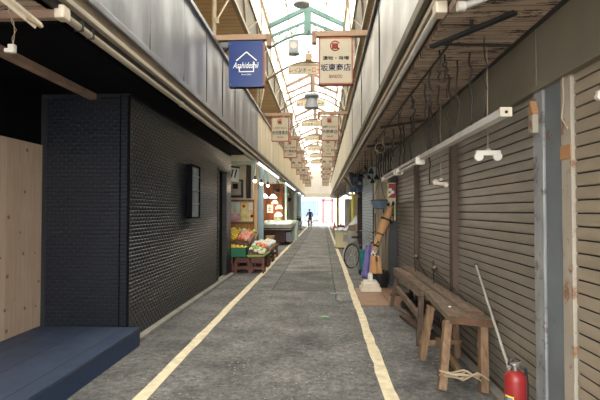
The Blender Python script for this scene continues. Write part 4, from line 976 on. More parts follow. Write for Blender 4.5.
for k, (dx, m_, l) in enumerate([(-.06, 'leg_wood', 'wooden pole standing in the black bucket, left one'), (.02, 'wire_pale', 'pale pole standing in the black bucket, middle one'), (.09, 'leg_wood', 'wooden pole standing in the black bucket, right one')]):
    tag(MB().cyl((bx_ + dx, by_, .05), (bx_ + dx * 1.6, by_ + .08, 1.55), .014, n=8).build('pole', m_, origin=(bx_, by_, .05)), l, 'pole')
# folded canvas parasol leaning
o = thing('folded_parasol', 'folded orange canvas parasol with black straps leaning on the poles', 'parasol', (1.0, 9.5, .02))
mb = MB(); pts = [Vector((1.0 + .4 * u, 9.45 + .1 * u, .72 + .98 * u)) for u in [i / 10 for i in range(11)]]
mb.tube(pts, [.03, .045, .055, .065, .07, .085, .1, .1, .09, .07, .05], 12); mb.build('canvas', 'orange_cloth', o, smooth=True)
MB().cyl((.96, 9.44, .4), (1.42, 9.56, 1.82), .014).build('shaft', 'white_metal', o)
for u, r_ in ((.18, .062), (.42, .075), (.72, .11)):
    c = Vector((1.0 + .4 * u, 9.45 + .1 * u, .72 + .98 * u)); d_ = Vector((.4, .1, .98)).normalized()
    MB().cyl(c - d_ * .02, c + d_ * .02, r_, n=12).build('strap', 'rubber', o)
MB().prism([(1.06, 9.36, .92), (1.1, 9.36, 1.0), (1.07, 9.36, 1.08), (1.13, 9.36, .97)], (0, -.01, 0)).build('print_mark', 'rubber', o)
o = thing('canvas_apron', 'orange canvas cloth with white tie hanging above the white base', 'cloth', (1.0, 9.36, .33))
MB().grid(lambda u, v: (.93 + (.26 - .1 * v) * u + .03 * v, 9.34 + .03 * math.sin(u * 10), .34 + .36 * v), 12, 8).build('canvas', 'orange_cloth', o, smooth=True, solid=.012)
MB().prism([(1.02, 9.31, .6), (1.1, 9.31, .58), (1.09, 9.31, .68), (1.03, 9.31, .7)], (0, .008, 0)).build('dark_patch', 'dark_brown', o)
MB().tube([(.97, 9.32, .72), (1.0, 9.31, .8), (1.05, 9.32, .7)], .014, 6).build('white_tie', 'ink_white', o, smooth=True)
# cloths
o = thing('hanging_cloth', 'long purple cloth hanging left of the orange canvas', 'cloth', (.93, 10.3, .22))
MB().grid(lambda u, v: (.86 + .1 * v + .17 * u, 10.3 + .04 * math.sin(u * 9 + v * 2), .12 + .72 * v), 12, 8).build('sheet', 'purple', o, smooth=True, solid=.02)
MB().cyl((.9, 10.3, .85), (1.2, 10.3, .88), .012).build('hem_rail', 'wire_pale', o)
o = thing('shopping_bag', 'teal bag standing behind the purple cloth', 'bag', (1.02, 11.8, .2))
MB().box(.93, 1.16, 11.7, 11.9, .12, .62, .05).build('bag_body', 'teal', o, smooth=True)
MB().tube([(.97, 11.78, .6), (.98, 11.78, .74), (1.1, 11.78, .74), (1.12, 11.78, .6)], .012, 6).build('handles', 'rubber', o, smooth=True)
o = thing('trolley', 'low black trolley with small wheels under the teal bag', 'trolley', (1.02, 11.75, 0))
MB().box(.9, 1.2, 11.6, 11.98, .09, .118, .01).build('platform', 'rubber', o)
for x in (.93, 1.17):
    for y in (11.64, 11.93): MB().cyl((x - .015, y, .045), (x + .015, y, .045), .045).build('wheel', 'rubber', o, smooth='auto')
# basket lamp, black frame and red poster at the end of the shutters
o = thing('plastic_basket', 'blue grey woven basket hanging beyond the trunking', 'basket', (1.23, 9.9, 1.7))
MB().lathe((1.16, 9.55, 1.64), [(.06, 0), (.12, .02), (.165, .12), (.175, .17), (.165, .18), (.11, .05)], 24).build('bowl', 'blue_basket', o, smooth='auto')
MB().tube([(1.16 + .168 * math.cos(a), 9.55 + .168 * math.sin(a), 1.82) for a in [i * PI / 12 for i in range(24)]], .012, 6, closed=True).build('rim', 'dark_metal', o, smooth=True)
MB().tube([(1.29, 9.55, 1.8), (1.22, 9.55, 2.05), (1.17, 9.55, 2.3)], .005, 5).tube([(1.03, 9.55, 1.8), (1.1, 9.55, 2.05), (1.17, 9.55, 2.3)], .005, 5).build('hanger', 'wire', o)
o = thing('metal_rack', 'black metal rack hanging beside the folded parasol', 'rack', (1.42, 9.6, 1.4))
mb = MB()
for z in (1.5, 1.72): mb.bar((1.26, 9.55, z), (1.5, 9.6, z + .02), .025, .03)
for x in (1.28, 1.38, 1.48): mb.bar((x, 9.55, 1.32), (x, 9.58, 1.78), .02, .02)
mb.ball((1.46, 9.56, 1.76), .05, n=10).ball((1.42, 9.54, 1.62), .045, n=10); mb.build('frame', 'rubber', o)
for k, x in enumerate((1.3, 1.36, 1.43)): MB().tube([(x, 9.53, 1.5), (x - .02, 9.5, 1.4), (x + .02, 9.5, 1.33)], .012, 6).build('hook', 'rubber', o, smooth=True)
o.location.y += .22
o = thing('wall_poster', 'cream poster with a red and white picture beside the far shutter', 'poster', (1.45, 9.88, 1.5))
MB().box(1.36, 1.54, 9.86, 9.88, 1.4, 2.2, .003).build('sheet', 'po2', o)
MB().box(1.4, 1.535, 9.85, 9.86, 1.88, 2.18).build('red_print', 'red', o)
MB().ball((1.43, 9.85, 2.05), .04, (1, .1, 1), n=10).ball((1.48, 9.85, 2.0), .035, (1, .1, 1), n=10).bar((1.39, 9.848, 1.93), (1.47, 9.848, 2.0), .01, .04).build('white_print', 'ink_white', o)
M['cream_boards'] = plank_mat('cream_boards', 'Y', .22, hexc(176, 172, 156), hexc(140, 132, 116), .6, hexc(60, 54, 46), .07, 4, (1, 4, .5))
struct('wall_right_far', MB().box(SX + .02, SX + .1, 10.15, 14.0, 0, 2.95), 'cream_boards', 'pale vertical board wall beyond the shutters', 'wall')
struct('wall_right_end', MB().box(SX + .02, SX + .1, 17.7, 18.6, 0, 2.95), 'skyblue')
shutter(14.0, 17.7, 'shutter_blue', 'pale blue grey roller shutter behind the bicycle', 2.5, .1, 1.5)
struct('wall_right_header', MB().box(1.46, 1.62, 14.0, 17.7, 2.5, 2.95), 'skyblue')
struct('wall_right_back', MB().box(2.6, 2.7, 18.5, YE, 0, 3.1), 'pale_wall')
struct('wall_right_side', MB().box(1.66, 2.7, 18.5, 18.6, 0, 3.1).box(1.7, 2.7, 27, 27.1, 0, 3.1).box(1.7, 2.7, 36, 36.1, 0, 3.1), 'pale_wall')
struct('ceiling_right_shops', MB().box(1.66, 2.7, 18.5, YE, 2.95, 3.0), 'shop_soffit')
post('shop_post', 1.32, 20.9, .1, 2.95, 'yellow_post', 'yellow post behind the cream box on the right')
post('shop_post', 1.2, 22.4, .14, 2.95, 'fish_grey', 'grey post beside the yellow post on the right')
post('shop_post', 1.28, 40, .2, 2.95, 'yellow_post', 'distant yellow post near the far right end')
post('shop_post', 1.5, 18.8, .2, 2.95, 'dark_brown', 'dark post beyond the pale blue shutter')
for k, (y, l) in enumerate([(24, 'white lit ceiling lamp inside the right hand shop'), (30, 'second white lit ceiling lamp inside the right hand shops'), (34, 'third white lit ceiling lamp inside the right hand shops')]):
    o = thing('tube_lamp', l, 'tube lamp', (1.6, y, 2.6))
    MB().box(1.2, 2.2, y - .06, y + .06, 2.55, 2.6).build('housing', 'white_metal', o)
    MB().cyl((1.25, y, 2.52), (2.15, y, 2.52), .03).build('tube', 'tube_on', o)
    for x in (1.4, 2.0): MB().cyl((x, y, 2.6), (x, y, 2.95), .01, n=6).build('hanger', 'wire', o)
# canopy bits on the right beyond the shutters
o = thing('blue_tarp', 'blue tarp sheet hung high on the right beyond the straps', 'tarp', (1.2, 17, 2.4))
MB().grid(lambda u, v: (1.0 + .44 * u, 16.8 + .06 * math.sin(u * 8), 2.3 + .6 * v), 10, 6).build('sheet', 'blue_tarp', o, smooth=True, solid=.02)
MB().cyl((.98, 16.8, 2.92), (1.45, 16.8, 2.92), .02).build('rail', 'rubber', o)
o = thing('black_awning', 'black awning flap hanging beside the blue tarp', 'awning', (1.0, 16.5, 2.3))
MB().prism([(.9, 16.0, 2.93), (1.04, 16.0, 2.93), (1.05, 16.0, 2.45), (.98, 16.0, 2.55)], (0, .5, 0)).build('flap', 'rubber', o)
MB().bar((.88, 15.98, 2.93), (1.06, 15.98, 2.93), .03, .04).build('bar', 'dark_metal', o)
o = thing('wooden_strut', 'diagonal wooden board under the right eave beyond the tarp', 'strut', (1.1, 18, 2.6))
MB().bar((.86, 18.4, 2.92), (1.36, 17.95, 2.2), .12, .05).build('board', 'wood_end', o)
MB().bar((1.33, 17.96, 2.24), (1.39, 17.92, 2.14), .14, .06).build('board_tip', 'wood_beam', o)
o = thing('paper_lantern', 'white lit shop lamp under the blue tarp', 'lamp', (1.0, 20.5, 2.15))
MB().lathe((1.0, 20.5, 2.15), [(.22, 0), (.2, .04), (.08, .14), (.02, .16)], 18).build('shade', 'white_on', o, smooth='auto'); MB().cyl((1.0, 20.5, 2.3), (1.0, 20.5, 2.95), .01, n=6).build('cord', 'wire', o)
rc = random.Random(11)
for k in range(14):
    x = .95 + .035 * ((k * 5) % 14); y = 10.4 + k * .42; z = rc.uniform(2.35, 2.75)
    o = thing('hanging_fitting', 'dark old lamp fitting hanging under the far soffit', 'lamp fitting', (x, y, z), 'old fittings under the far soffit')
    zt = 2.95
    MB().cyl((x, y, z + .05), (x, y, zt), .007, n=5).build('wire', 'wire', o)
    MB().lathe((x, y, z - .06), [(.05, 0), (.07, .03), (.03, .1), (.015, .13)], 10).build('fitting', rc.choice(['rubber', 'dark_metal', 'fish_grey', 'rubber']), o)

# bicycle
def bicycle(label, ox, oy, ang, frame_m):
    o = thing('bicycle', label, 'bicycle', (0, 0, 0))
    R_ = .34; W = 1.04
    for wx in (0, W):
        wr = [(wx + (R_ - .015) * math.cos(a), 0, R_ + (R_ - .015) * math.sin(a)) for a in [i * 2 * PI / 32 for i in range(32)]]
        wo = MB().tube(wr, .017, 8, closed=True).build('wheel', 'rubber', o, smooth=True)
        MB().tube([(wx + (R_ - .038) * math.cos(a), 0, R_ + (R_ - .038) * math.sin(a)) for a in [i * 2 * PI / 32 for i in range(32)]], .009, 6, closed=True).build('rim', 'chrome', wo, smooth=True)
        mb = MB()
        for i in range(18):
            a = i * 2 * PI / 18; mb.cyl((wx + .02 * math.cos(a + .8), .015 * (-1) ** i, R_ + .02 * math.sin(a + .8)), (wx + (R_ - .035) * math.cos(a), 0, R_ + (R_ - .035) * math.sin(a)), .0015, n=4)
        mb.cyl((wx, -.05, R_), (wx, .05, R_), .02, n=10); mb.build('spokes', 'chrome', wo)
        MB().tube([(wx + (R_ + .03) * math.cos(a), 0, R_ + (R_ + .03) * math.sin(a)) for a in [math.radians(q) for q in (range(20, 200, 12) if wx == 0 else range(40, 160, 12))]], .022, 6).build('mudguard', 'chrome', o, smooth=True)
    bb, st, hd = Vector((.42, 0, .29)), Vector((.27, 0, .72)), Vector((.84, 0, .78))
    hb = Vector((.88, 0, .64))
    mb = MB()
    for a, b_, r_ in [(bb, st, .016), (bb, hb, .018), (st - Vector((-.03, 0, .1)), hb + Vector((0, 0, -.0)), .012), (hb, hd, .018)]: mb.cyl(a, b_, r_, n=10)
    for y in (-.05, .05):
        mb.tube([st + Vector((.02, 0, -.05)), (.12, y, .5), (0, y, R_)], .009, 6); mb.tube([bb, (.2, y, .31), (0, y, R_)], .01, 6)
    mb.build('frame', frame_m, o)
    mb = MB()
    for y in (-.05, .05): mb.tube([hb, (.9, y, .6), (W, y, R_)], .011, 6)
    mb.build('fork', frame_m, o)
    MB().tube([(.62, -.28, .98), (.74, -.27, 1.02), (.83, -.1, 1.0), (.83, .1, 1.0), (.74, .27, 1.02), (.62, .28, .98)], .011, 8).cyl(hd, (.83, 0, 1.0), .012).build('handlebar', 'chrome', o, smooth=True)
    for y in (-.28, .28): MB().cyl((.6, y, .975), (.71, y * .98, 1.01), .018, n=10).build('grip', 'rubber', o)
    MB().cyl(st, (.24, 0, .82), .012).build('seat_post', 'chrome', o)
    MB().prism([(.1, -.09, .83), (.16, -.1, .84), (.3, -.03, .84), (.4, -.015, .84), (.4, .015, .84), (.3, .03, .84), (.16, .1, .84), (.1, .09, .83)], (0, 0, .045)).build('saddle', 'rubber', o)
    MB().cyl((.42, .06, .29), (.42, .075, .29), .09, n=20).bar((.42, .08, .29), (.5, .08, .16), .015, .02).bar((.42, -.08, .29), (.34, -.08, .42), .015, .02).build('crank', 'chrome', o)
    MB().box(.46, .55, .08, .16, .145, .165).box(.3, .38, -.16, -.08, .41, .43).build('pedals', 'rubber', o)
    mb = MB()
    bx0, bx1 = .92, 1.22
    for z in (.78, .88, .99):
        mb.tube([(bx0, -.16, z), (bx1, -.18, z), (bx1, .18, z), (bx0, .16, z)], .005, 5, closed=True)
    for i in range(7):
        y = -.16 + .32 * i / 6; mb.cyl((bx1, y * 1.1, .78), (bx1, y * 1.1, .99), .003, n=4); mb.cyl((bx0, y, .78), (bx0, y, .99), .003, n=4); mb.cyl((bx0, y, .78), (bx1, y, .78), .003, n=4)
    for i in range(5):
        x = bx0 + .3 * i / 4
        for y in (-.17, .17): mb.cyl((x, y, .78), (x, y, .99), .003, n=4)
    mb.build('basket', 'chrome', o)
    mb = MB()
    for y in (-.06, .06): mb.cyl((-.2, y, .72), (.2, y, .72), .007, n=6).cyl((-.05, y, .72), (0, y, R_), .006, n=6)
    for x in (-.18, -.05, .1): mb.cyl((x, -.06, .72), (x, .06, .72), .006, n=6)
    mb.build('carrier', 'chrome', o)
    MB().cyl((0, -.09, R_), (-.04, -.16, .02), .01, n=6).cyl((0, .09, R_), (-.04, .16, .02), .01, n=6).build('kickstand', 'chrome', o)
    o.location = (ox, oy, 0); o.rotation_euler = (0, 0, ang)
    return o
bicycle('grey bicycle parked in front of the pale blue shutter', .8, 12.95, math.radians(48), 'fish_grey')
bicycle('distant dark bicycle beside the standing person', -1.75, 45.2, math.radians(12), 'dark_metal')
# cream box counter and sheets on the right
o = thing('stall_box', 'cream box counter on the right beyond the bicycle', 'counter', (1.0, 20, 0))
MB().box(.55, 1.42, 19.65, 20.7, .03, .74, .015).build('body', 'cream_box', o)
MB().box(.53, 1.44, 19.63, 20.72, .0, .05).build('plinth', 'dark_brown', o)
MB().box(.85, 1.1, 19.62, 19.65, .3, .6, .005).build('front_label', 'fish_grey', o)
o = thing('plastic_cover', 'white plastic sheet heaped over the cream box', 'cover', (1.0, 20.2, .74))
mb = MB(); mb.grid(lambda u, v: (.5 + .96 * u, 19.58 + 1.2 * v, .765 + .05 * math.sin(u * 13 + v * 4) ** 2 + 1.3 * max(0, u - .45) ** 1.2 * (1 - abs(v - .5))), 24, 16); mb.build('sheet', 'sheet_w', o, smooth=True, solid=.02)
MB().tube([(.6, 19.8, .83), (.75, 19.8, .88), (.9, 19.85, .86)], .03, 8).build('bundle', 'sheet_w', o, smooth=True)
o = thing('stacked_goods', 'brown and grey goods heaped right of the white plastic sheet', 'goods', (1.3, 18.7, .0))
MB().box(1.0, 1.36, 18.6, 18.95, 0, .8, .02).build('box', 'fish_grey', o); MB().box(1.03, 1.33, 18.63, 18.92, .8, 1.02, .03).build('upper_box', 'plywood', o)
def cone(x, y, m_, label):
    o = thing('traffic_cone', label, 'cone', (x, y, 0))
    MB().box(x - .2, x + .2, y - .2, y + .2, 0, .05, .01).build('base', m_, o)
    MB().lathe((x, y, .05), [(.16, 0), (.04, .62), (.03, .64)], 16).build('body', m_, o, smooth='auto')
    MB().lathe((x, y, .3), [(.103, 0), (.075, .14)], 16).build('white_band', 'ink_white', o, smooth='auto')
cone(.95, 38, 'cone', 'orange traffic cone near the far right end'); cone(1.35, 35, 'red', 'red traffic cone nearer than the orange one')
o = thing('crate_stack', 'red crates stacked beside the traffic cones', 'crate', (1.3, 33.5, 0))
for k in range(2): MB().box(1.05, 1.55, 33.2, 33.8, .3 * k, .3 * k + .28, .02).build('crate', 'red', o)

# ------------------------------------------------------------------ far end
struct('wall_end_gable', MB().box(-3.5, 3, YE, YE + .2, 3.2, 9), 'bldg_w', 'white end panel closing the arcade above the exit', 'wall')
struct('trim_20', MB().box(-2.2, 1.2, YE - .06, YE, 3.1, 3.5), 'white_pl')
M['far_wall'] = mat('far_building', hexc(150, 150, 154), .8, noise=(1, .15))
struct('wall_building', MB().box(-6, 5, 62, 62.5, 0, 6), 'far_wall', 'white building across the street beyond the arcade', 'building')
o = thing('door_2', 'pale red framed door across the street beyond the arcade', 'door', (.5, 61.9, 0)); o['kind'] = 'structure'
MB().box(-.1, .15, 61.8, 62, 0, 3.2).box(1.15, 1.4, 61.8, 62, 0, 3.2).box(-.1, 1.4, 61.8, 62, 2.9, 3.2).build('door_frame', 'pinkish', o)
mb = MB()
for i in range(9): mb.box(.15, 1.15, 61.85, 61.95, .1 + .32 * i, .36 + .32 * i)
mb.build('louvres', 'post_grey', o)
o = thing('window_2', 'shop window across the street beyond the arcade', 'window', (-1.5, 61.9, 0)); o['kind'] = 'structure'
MB().box(-3.2, -.6, 61.9, 62, 1.0, 2.9).build('pane', 'blue_tarp', o)
MB().box(-3.3, -.5, 61.85, 62, 2.9, 3.2).box(-.9, -.8, 61.85, 62, 0, 2.9).build('window_frame', 'post_grey', o)

# person by the far bicycle
def skin_fig(name, pts, edges, radii, m_, parent, root=0, sub=1):
    me = bpy.data.meshes.new(name); me.from_pydata(pts, edges, []); me.materials.append(M[m_])
    o = bpy.data.objects.new(name, me); COL.objects.link(o); o.parent = parent
    md = o.modifiers.new('Skin', 'SKIN'); md.use_smooth_shade = True
    for i, r_ in enumerate(radii):
        sv = me.skin_vertices[0].data[i]; sv.radius = (r_, r_) if not isinstance(r_, tuple) else r_; sv.use_root = (i == root)
    s_ = o.modifiers.new('Sub', 'SUBSURF'); s_.levels = sub; s_.render_levels = sub
    return o
px_, py_ = -1.25, 44.6
o = thing('person', 'person in a blue jacket standing beside a bicycle at the far end', 'person', (px_, py_, 0))
B = [(0, 0, .92), (0, 0, 1.1), (-.02, 0, 1.32), (-.03, 0, 1.47), (-.05, 0, 1.55), (-.06, -.02, 1.62), (-.07, -.02, 1.72),
     (.09, 0, .88), (.1, -.03, .48), (.1, 0, .08), (.1, -.14, .04), (-.09, 0, .88), (-.12, -.02, .48), (-.13, .02, .08), (-.14, -.12, .04),
     (.19, 0, 1.41), (.23, -.06, 1.12), (.16, -.22, .98), (.13, -.3, .95), (-.23, 0, 1.41), (-.32, -.08, 1.14), (-.42, -.22, 1.02), (-.46, -.28, 1.0)]
E_ = [(0, 1), (1, 2), (2, 3), (3, 4), (4, 5), (5, 6), (0, 7), (7, 8), (8, 9), (9, 10), (0, 11), (11, 12), (12, 13), (13, 14), (3, 15), (15, 16), (16, 17), (17, 18), (3, 19), (19, 20), (20, 21), (21, 22)]
rad = [.13, .12, .14, .1, .05, .085, .07, .085, .055, .04, .035, .085, .055, .04, .035, .055, .04, .03, .03, .055, .04, .03, .03]
skin_fig('body', B, E_, rad, 'skin', o)
skin_fig('jacket', [B[i] for i in (0, 1, 2, 3, 15, 16, 17, 19, 20, 21)], [(0, 1), (1, 2), (2, 3), (3, 4), (4, 5), (5, 6), (3, 7), (7, 8), (8, 9)], [.165, .15, .165, .12, .075, .06, .05, .075, .06, .05], 'jacket', o)
skin_fig('trousers', [B[0], B[7], B[8], B[9], B[11], B[12], B[13]], [(0, 1), (1, 2), (2, 3), (0, 4), (4, 5), (5, 6)], [.15, .105, .08, .065, .105, .08, .065], 'trouser', o)
mb = MB().ball((px_ - .06, py_ + .01, 1.71), .105, (1, 1.05, .8), n=14); mb.build('hair', 'hair', o, smooth=True)
for s_ in (-1, 1): MB().ball((px_ - .065 + s_ * .035, py_ - .095, 1.655), .011, n=8).build('eye', 'hair', o)
MB().ball((px_ - .065, py_ - .105, 1.625), .016, (1, 1, 1.4), n=8).build('nose', 'skin', o, smooth=True)
for x in (.1, -.135): MB().box(px_ + x - .05, px_ + x + .05, py_ - .2, py_ + .06, 0, .09, .03).build('shoe', 'rubber', o)
o = thing('hand_cart', 'black folding hand cart standing by the far left shops', 'cart', (-2.05, 38, 0))
mb = MB()
for x in (-2.3, -1.8):
    for y in (37.7, 38.2): mb.bar((x, y, 0.08), (x, y, 1.1), .05)
for z in (.35, .75, 1.1): mb.box(-2.32, -1.78, 37.68, 38.22, z, z + .04)
mb.build('frame', 'rubber', o)
for x in (-2.3, -1.8): MB().cyl((x - .03, 37.7, .08), (x + .03, 37.7, .08), .08).build('wheel', 'rubber', o)
MB().box(-2.28, -1.82, 37.7, 38.2, .79, 1.0, .03).build('load', 'dark_metal', o)

# ------------------------------------------------------------------ upper storey, soffits and roof
struct('wall_left_storey', MB().box(-4.6, -4.5, YB, YE, 0, 6.5), 'bldg')  # both outer walls are out of view, put in to block side sky light
struct('wall_right_storey', MB().box(3.4, 3.5, YB, YE, 0, 6.5), 'bldg')
struct('ceiling_left_eave', MB().box(-4.5, -2.02, YB, YE, 6.36, 6.42), 'brown_planks', 'brown plank soffit high above the left fascia', 'soffit')
struct('ceiling_right_eave', MB().box(1.06, 3.5, YB, YE, 6.36, 6.42), 'brown_planks', 'brown plank soffit high above the right fascia', 'soffit')
LA, LB_ = Vector((-2.02, 0, 6.36)), Vector((-1.8, 0, 7.75))
RA, RB = Vector((1.06, 0, 6.36)), Vector((.72, 0, 7.75))
RIDGE = Vector((-.5, 0, 8.35))
def at(a, b_, t_): return a + (b_ - a) * t_
for nm, A, B_ in (('left', LA, LB_), ('right', RA, RB)):
    sgn = -1 if nm == 'left' else 1
    o = MB(); m1 = at(A, B_, .52)
    o.prism([A + Vector((sgn * .02, YB, 0)), m1 + Vector((sgn * .02, YB, 0)), m1 + Vector((sgn * .035, YB, 0)), A + Vector((sgn * .035, YB, 0))], (0, YE - YB, 0))
    struct('wall_%s_mesh' % nm, o, 'meshwall', 'grey mesh strip of the %s clerestory' % nm, 'clerestory')
    o = MB(); o.prism([m1 + Vector((sgn * .02, YB, 0)), B_ + Vector((sgn * .02, YB, 0)), B_ + Vector((sgn * .03, YB, 0)), m1 + Vector((sgn * .03, YB, 0))], (0, YE - YB, 0))
    struct('window_%d' % (3 if nm == 'left' else 4), o, 'roof', 'translucent strip of the %s clerestory' % nm, 'clerestory')
    g = thing('lattice_girder', 'cream lattice girder along the %s clerestory' % nm, 'girder', (A.x, 20, 6.36)); g['kind'] = 'structure'
    mb = MB()
    for t_, w_ in ((0, .1), (.52, .05), (1, .09)):
        c = at(A, B_, t_); mb.box(c.x - w_ / 2, c.x + w_ / 2, YB, YE, c.z - w_ / 2, c.z + w_ / 2)
    mb.build('chords', 'cream_steel', g)
    mb = MB(); y = YB; k = 0
    while y < YE - 1.2:
        for (t0, t1) in ((0, .52), (.52, 1)):
            a, b_ = (t0, t1) if k % 2 == 0 else (t1, t0)
            p, q = at(A, B_, a), at(A, B_, b_); mb.bar(p + Vector((0, y, 0)), q + Vector((0, y + 1.2, 0)), .045, .03)
        y += 1.2; k += 1
    mb.build('diagonals', 'cream_steel', g)
# roof sheets (two slopes) and purlins
for nm, B_ in (('left', LB_), ('right', RB)):
    mb = MB(); mb.prism([B_ + Vector((0, YB, .1)), RIDGE + Vector((0, YB, .1)), RIDGE + Vector((0, YB, .11)), B_ + Vector((0, YB, .11))], (0, YE - YB, 0))
    struct('roof_%s' % nm, mb, 'roof', 'translucent roof sheets, %s slope' % nm, 'roof')
    mb = MB()
    for t_ in (.5,):
        c = at(B_, RIDGE, t_); mb.box(c.x - .02, c.x + .02, YB, YE, c.z + .04, c.z + .09)
    y = YB
    while y < YE: 
        mb.bar(B_ + Vector((0, y, .06)), RIDGE + Vector((0, y, .06)), .03, .03); y += 2.4
    struct('trim_%d' % (21 if nm == 'left' else 22), mb, 'cream_steel')
# trusses
ords = ['second', 'third', 'fourth', 'fifth', 'sixth']
def truss(y, m_, label, gusset=True):
    o = thing('roof_truss', label, 'truss', (RIDGE.x, y, 7.4)); o['kind'] = 'structure'
    for nm, B_ in (('left', LB_), ('right', RB)):
        MB().bar(B_ + Vector((0, y, -.06)), RIDGE + Vector((0, y, -.06)), .09, .14).build('rafter', m_, o)
        MB().bar(B_ + Vector((0, y, -.42)), RIDGE + Vector((0, y, -.5)), .06, .09).build('lower_rafter', m_, o)
    pts = []
    for i in range(25):
        u = i / 24; x = LB_.x + (RB.x - LB_.x) * u; pts.append((x, y, 6.95 + .48 * math.sin(u * PI)))
    MB().tube(pts, .04, 6).build('arched_tie', m_, o)
    MB().box(RIDGE.x - .12, RIDGE.x + .12, y - .05, y + .05, 7.4, 8.33).build('king_post', m_, o)
    mb = MB()
    for u in (.1, .22, .34, .66, .78, .9):
        x = LB_.x + (RB.x - LB_.x) * u; z0 = 6.95 + .48 * math.sin(u * PI)
        s_ = 1 if u < .5 else -1; x2 = x + s_ * .16; t_ = 1 - abs(x2 - RIDGE.x) / (1.26)
        mb.bar((x, y, z0), (x2, y, 7.33 + (7.85 - 7.33) * max(0, t_)), .035); mb.bar((x, y, z0), (x - s_ * .1, y, 7.33 + .4 * max(0, t_ - .25)), .03)
    mb.build('web', m_, o)
truss(.6, 'teal_steel', 'sea green roof truss overhead out of the picture'); truss(7.8, 'teal_steel', 'sea green roof truss just above the picture')
truss(15, 'teal_steel', 'sea green roof truss, the nearest one in view')
for k, y in enumerate((22.3, 29.5, 36.8, 44)): truss(y, 'brown_steel', 'brown roof truss, %s in the row from the front' % ords[k])
# thin arches with coloured banner boards
cols_ = ['ink_red', 'ink_orange', 'ink_blue', 'ink_green', 'ink_red', 'ink_orange', 'ink_blue', 'ink_green']
for k, y in enumerate((15.3, 20.1, 24.9, 29.8, 34.6, 39.5, 44.5)):
    o = thing('banner_arch', 'thin arch carrying a coloured lettering board, %s from the front' % (['first'] + ords + ['seventh'])[k], 'arch', (-.53, y, 6.2))
    pts = [(LA.x + (RA.x - LA.x) * i / 24, y, 5.9 + .7 * math.sin(PI * i / 24)) for i in range(25)]
    MB().tube(pts, .035, 6).build('arch', 'arch_brown', o, smooth=True)
    MB().box(-1.16, .1, y - .06, y - .01, 6.17, 6.44, .01).build('board', 'sign_cream', o)
    mb = MB(); 
    pts2 = [(-1.14 + 1.2 * i / 12, y - .04, 6.44 + .12 * math.sin(PI * i / 12)) for i in range(13)]
    mb.prism(pts2, (0, .03, 0)); mb.build('board_crest', 'cream_steel', o)
    for j, ch in enumerate('レインボーロード'):
        text(ch, cols_[j], o, -1.06 + .152 * j, y - .062, 6.305, .11 if ch != 'ー' else .1, .15 if ch != 'ー' else .025)
    for x in (-1.0, 0): MB().cyl((x, y - .03, 6.42), (x, y, 6.6 if abs(x + .5) < .3 else 6.5), .01, n=6).build('hanger', 'wire', o)
# hung loudspeakers and lamps under the ridge
o = thing('loudspeaker', 'grey box loudspeaker hanging under the green truss', 'loudspeaker', (-.95, 14.6, 6.8))
MB().box(-1.09, -.77, 14.5, 14.75, 6.66, 7.08, .02).build('cabinet', 'gull', o)
MB().cyl((-.93, 14.49, 6.88), (-.93, 14.5, 6.88), .11, n=20).build('grille', 'fish_grey', o)
MB().box(-1.1, -.76, 14.48, 14.76, 6.62, 6.67).build('bracket', 'post_grey', o)
for x in (-1.0, -.86): MB().cyl((x, 14.62, 7.08), (x, 14.9, 7.3), .008, n=6).build('hanger', 'wire', o)
o = thing('beacon_lamp', 'small white lamp over a wooden cube hung below the green truss', 'lamp', (-.47, 14.9, 6.5))
MB().cyl((-.47, 14.9, 6.95), (-.47, 14.9, 7.5), .02).build('stem', 'dark_metal', o)
MB().box(-.54, -.4, 14.83, 14.97, 6.78, 6.98, .02).build('lamp_body', 'white_pl', o)
MB().box(-.57, -.37, 14.8, 15.0, 6.5, 6.72, .01).build('cube', 'wood_beam', o)
for s_ in (-1, 1): MB().bar((-.47 + s_ * .1, 14.9, 6.6), (-.47 + s_ * .3, 14.9, 6.62), .012).build('arm', 'wood_end', o)
MB().cyl((-.47, 14.9, 6.72), (-.47, 14.9, 6.8), .012).build('link', 'wire', o)
o = thing('ceiling_lamp', 'pale bell lamp hanging below the first lettering board', 'lamp', (-.45, 18.5, 5.9))
MB().lathe((-.45, 18.5, 5.75), [(.3, 0), (.27, .08), (.2, .4), (.27, .42), (.3, .48), (.28, .56), (.1, .6)], 24).build('shade', 'gull', o, smooth='auto')
MB().cyl((-.45, 18.5, 6.35), (-.45, 18.5, 8.3), .015, n=6).build('stem', 'wire', o)
o = thing('round_lamp', 'round grey lamp under the roof at the top of the picture', 'lamp', (-.63, 13.6, 7.6))
MB().lathe((-.63, 13.6, 7.75), [(.12, -.02), (.24, 0), (.25, .05), (.1, .12)], 24).build('shade', 'gull', o, smooth='auto'); MB().cyl((-.63, 13.6, 7.86), (-.6, 13.6, 8.3), .012, n=6).build('stem', 'wire', o)
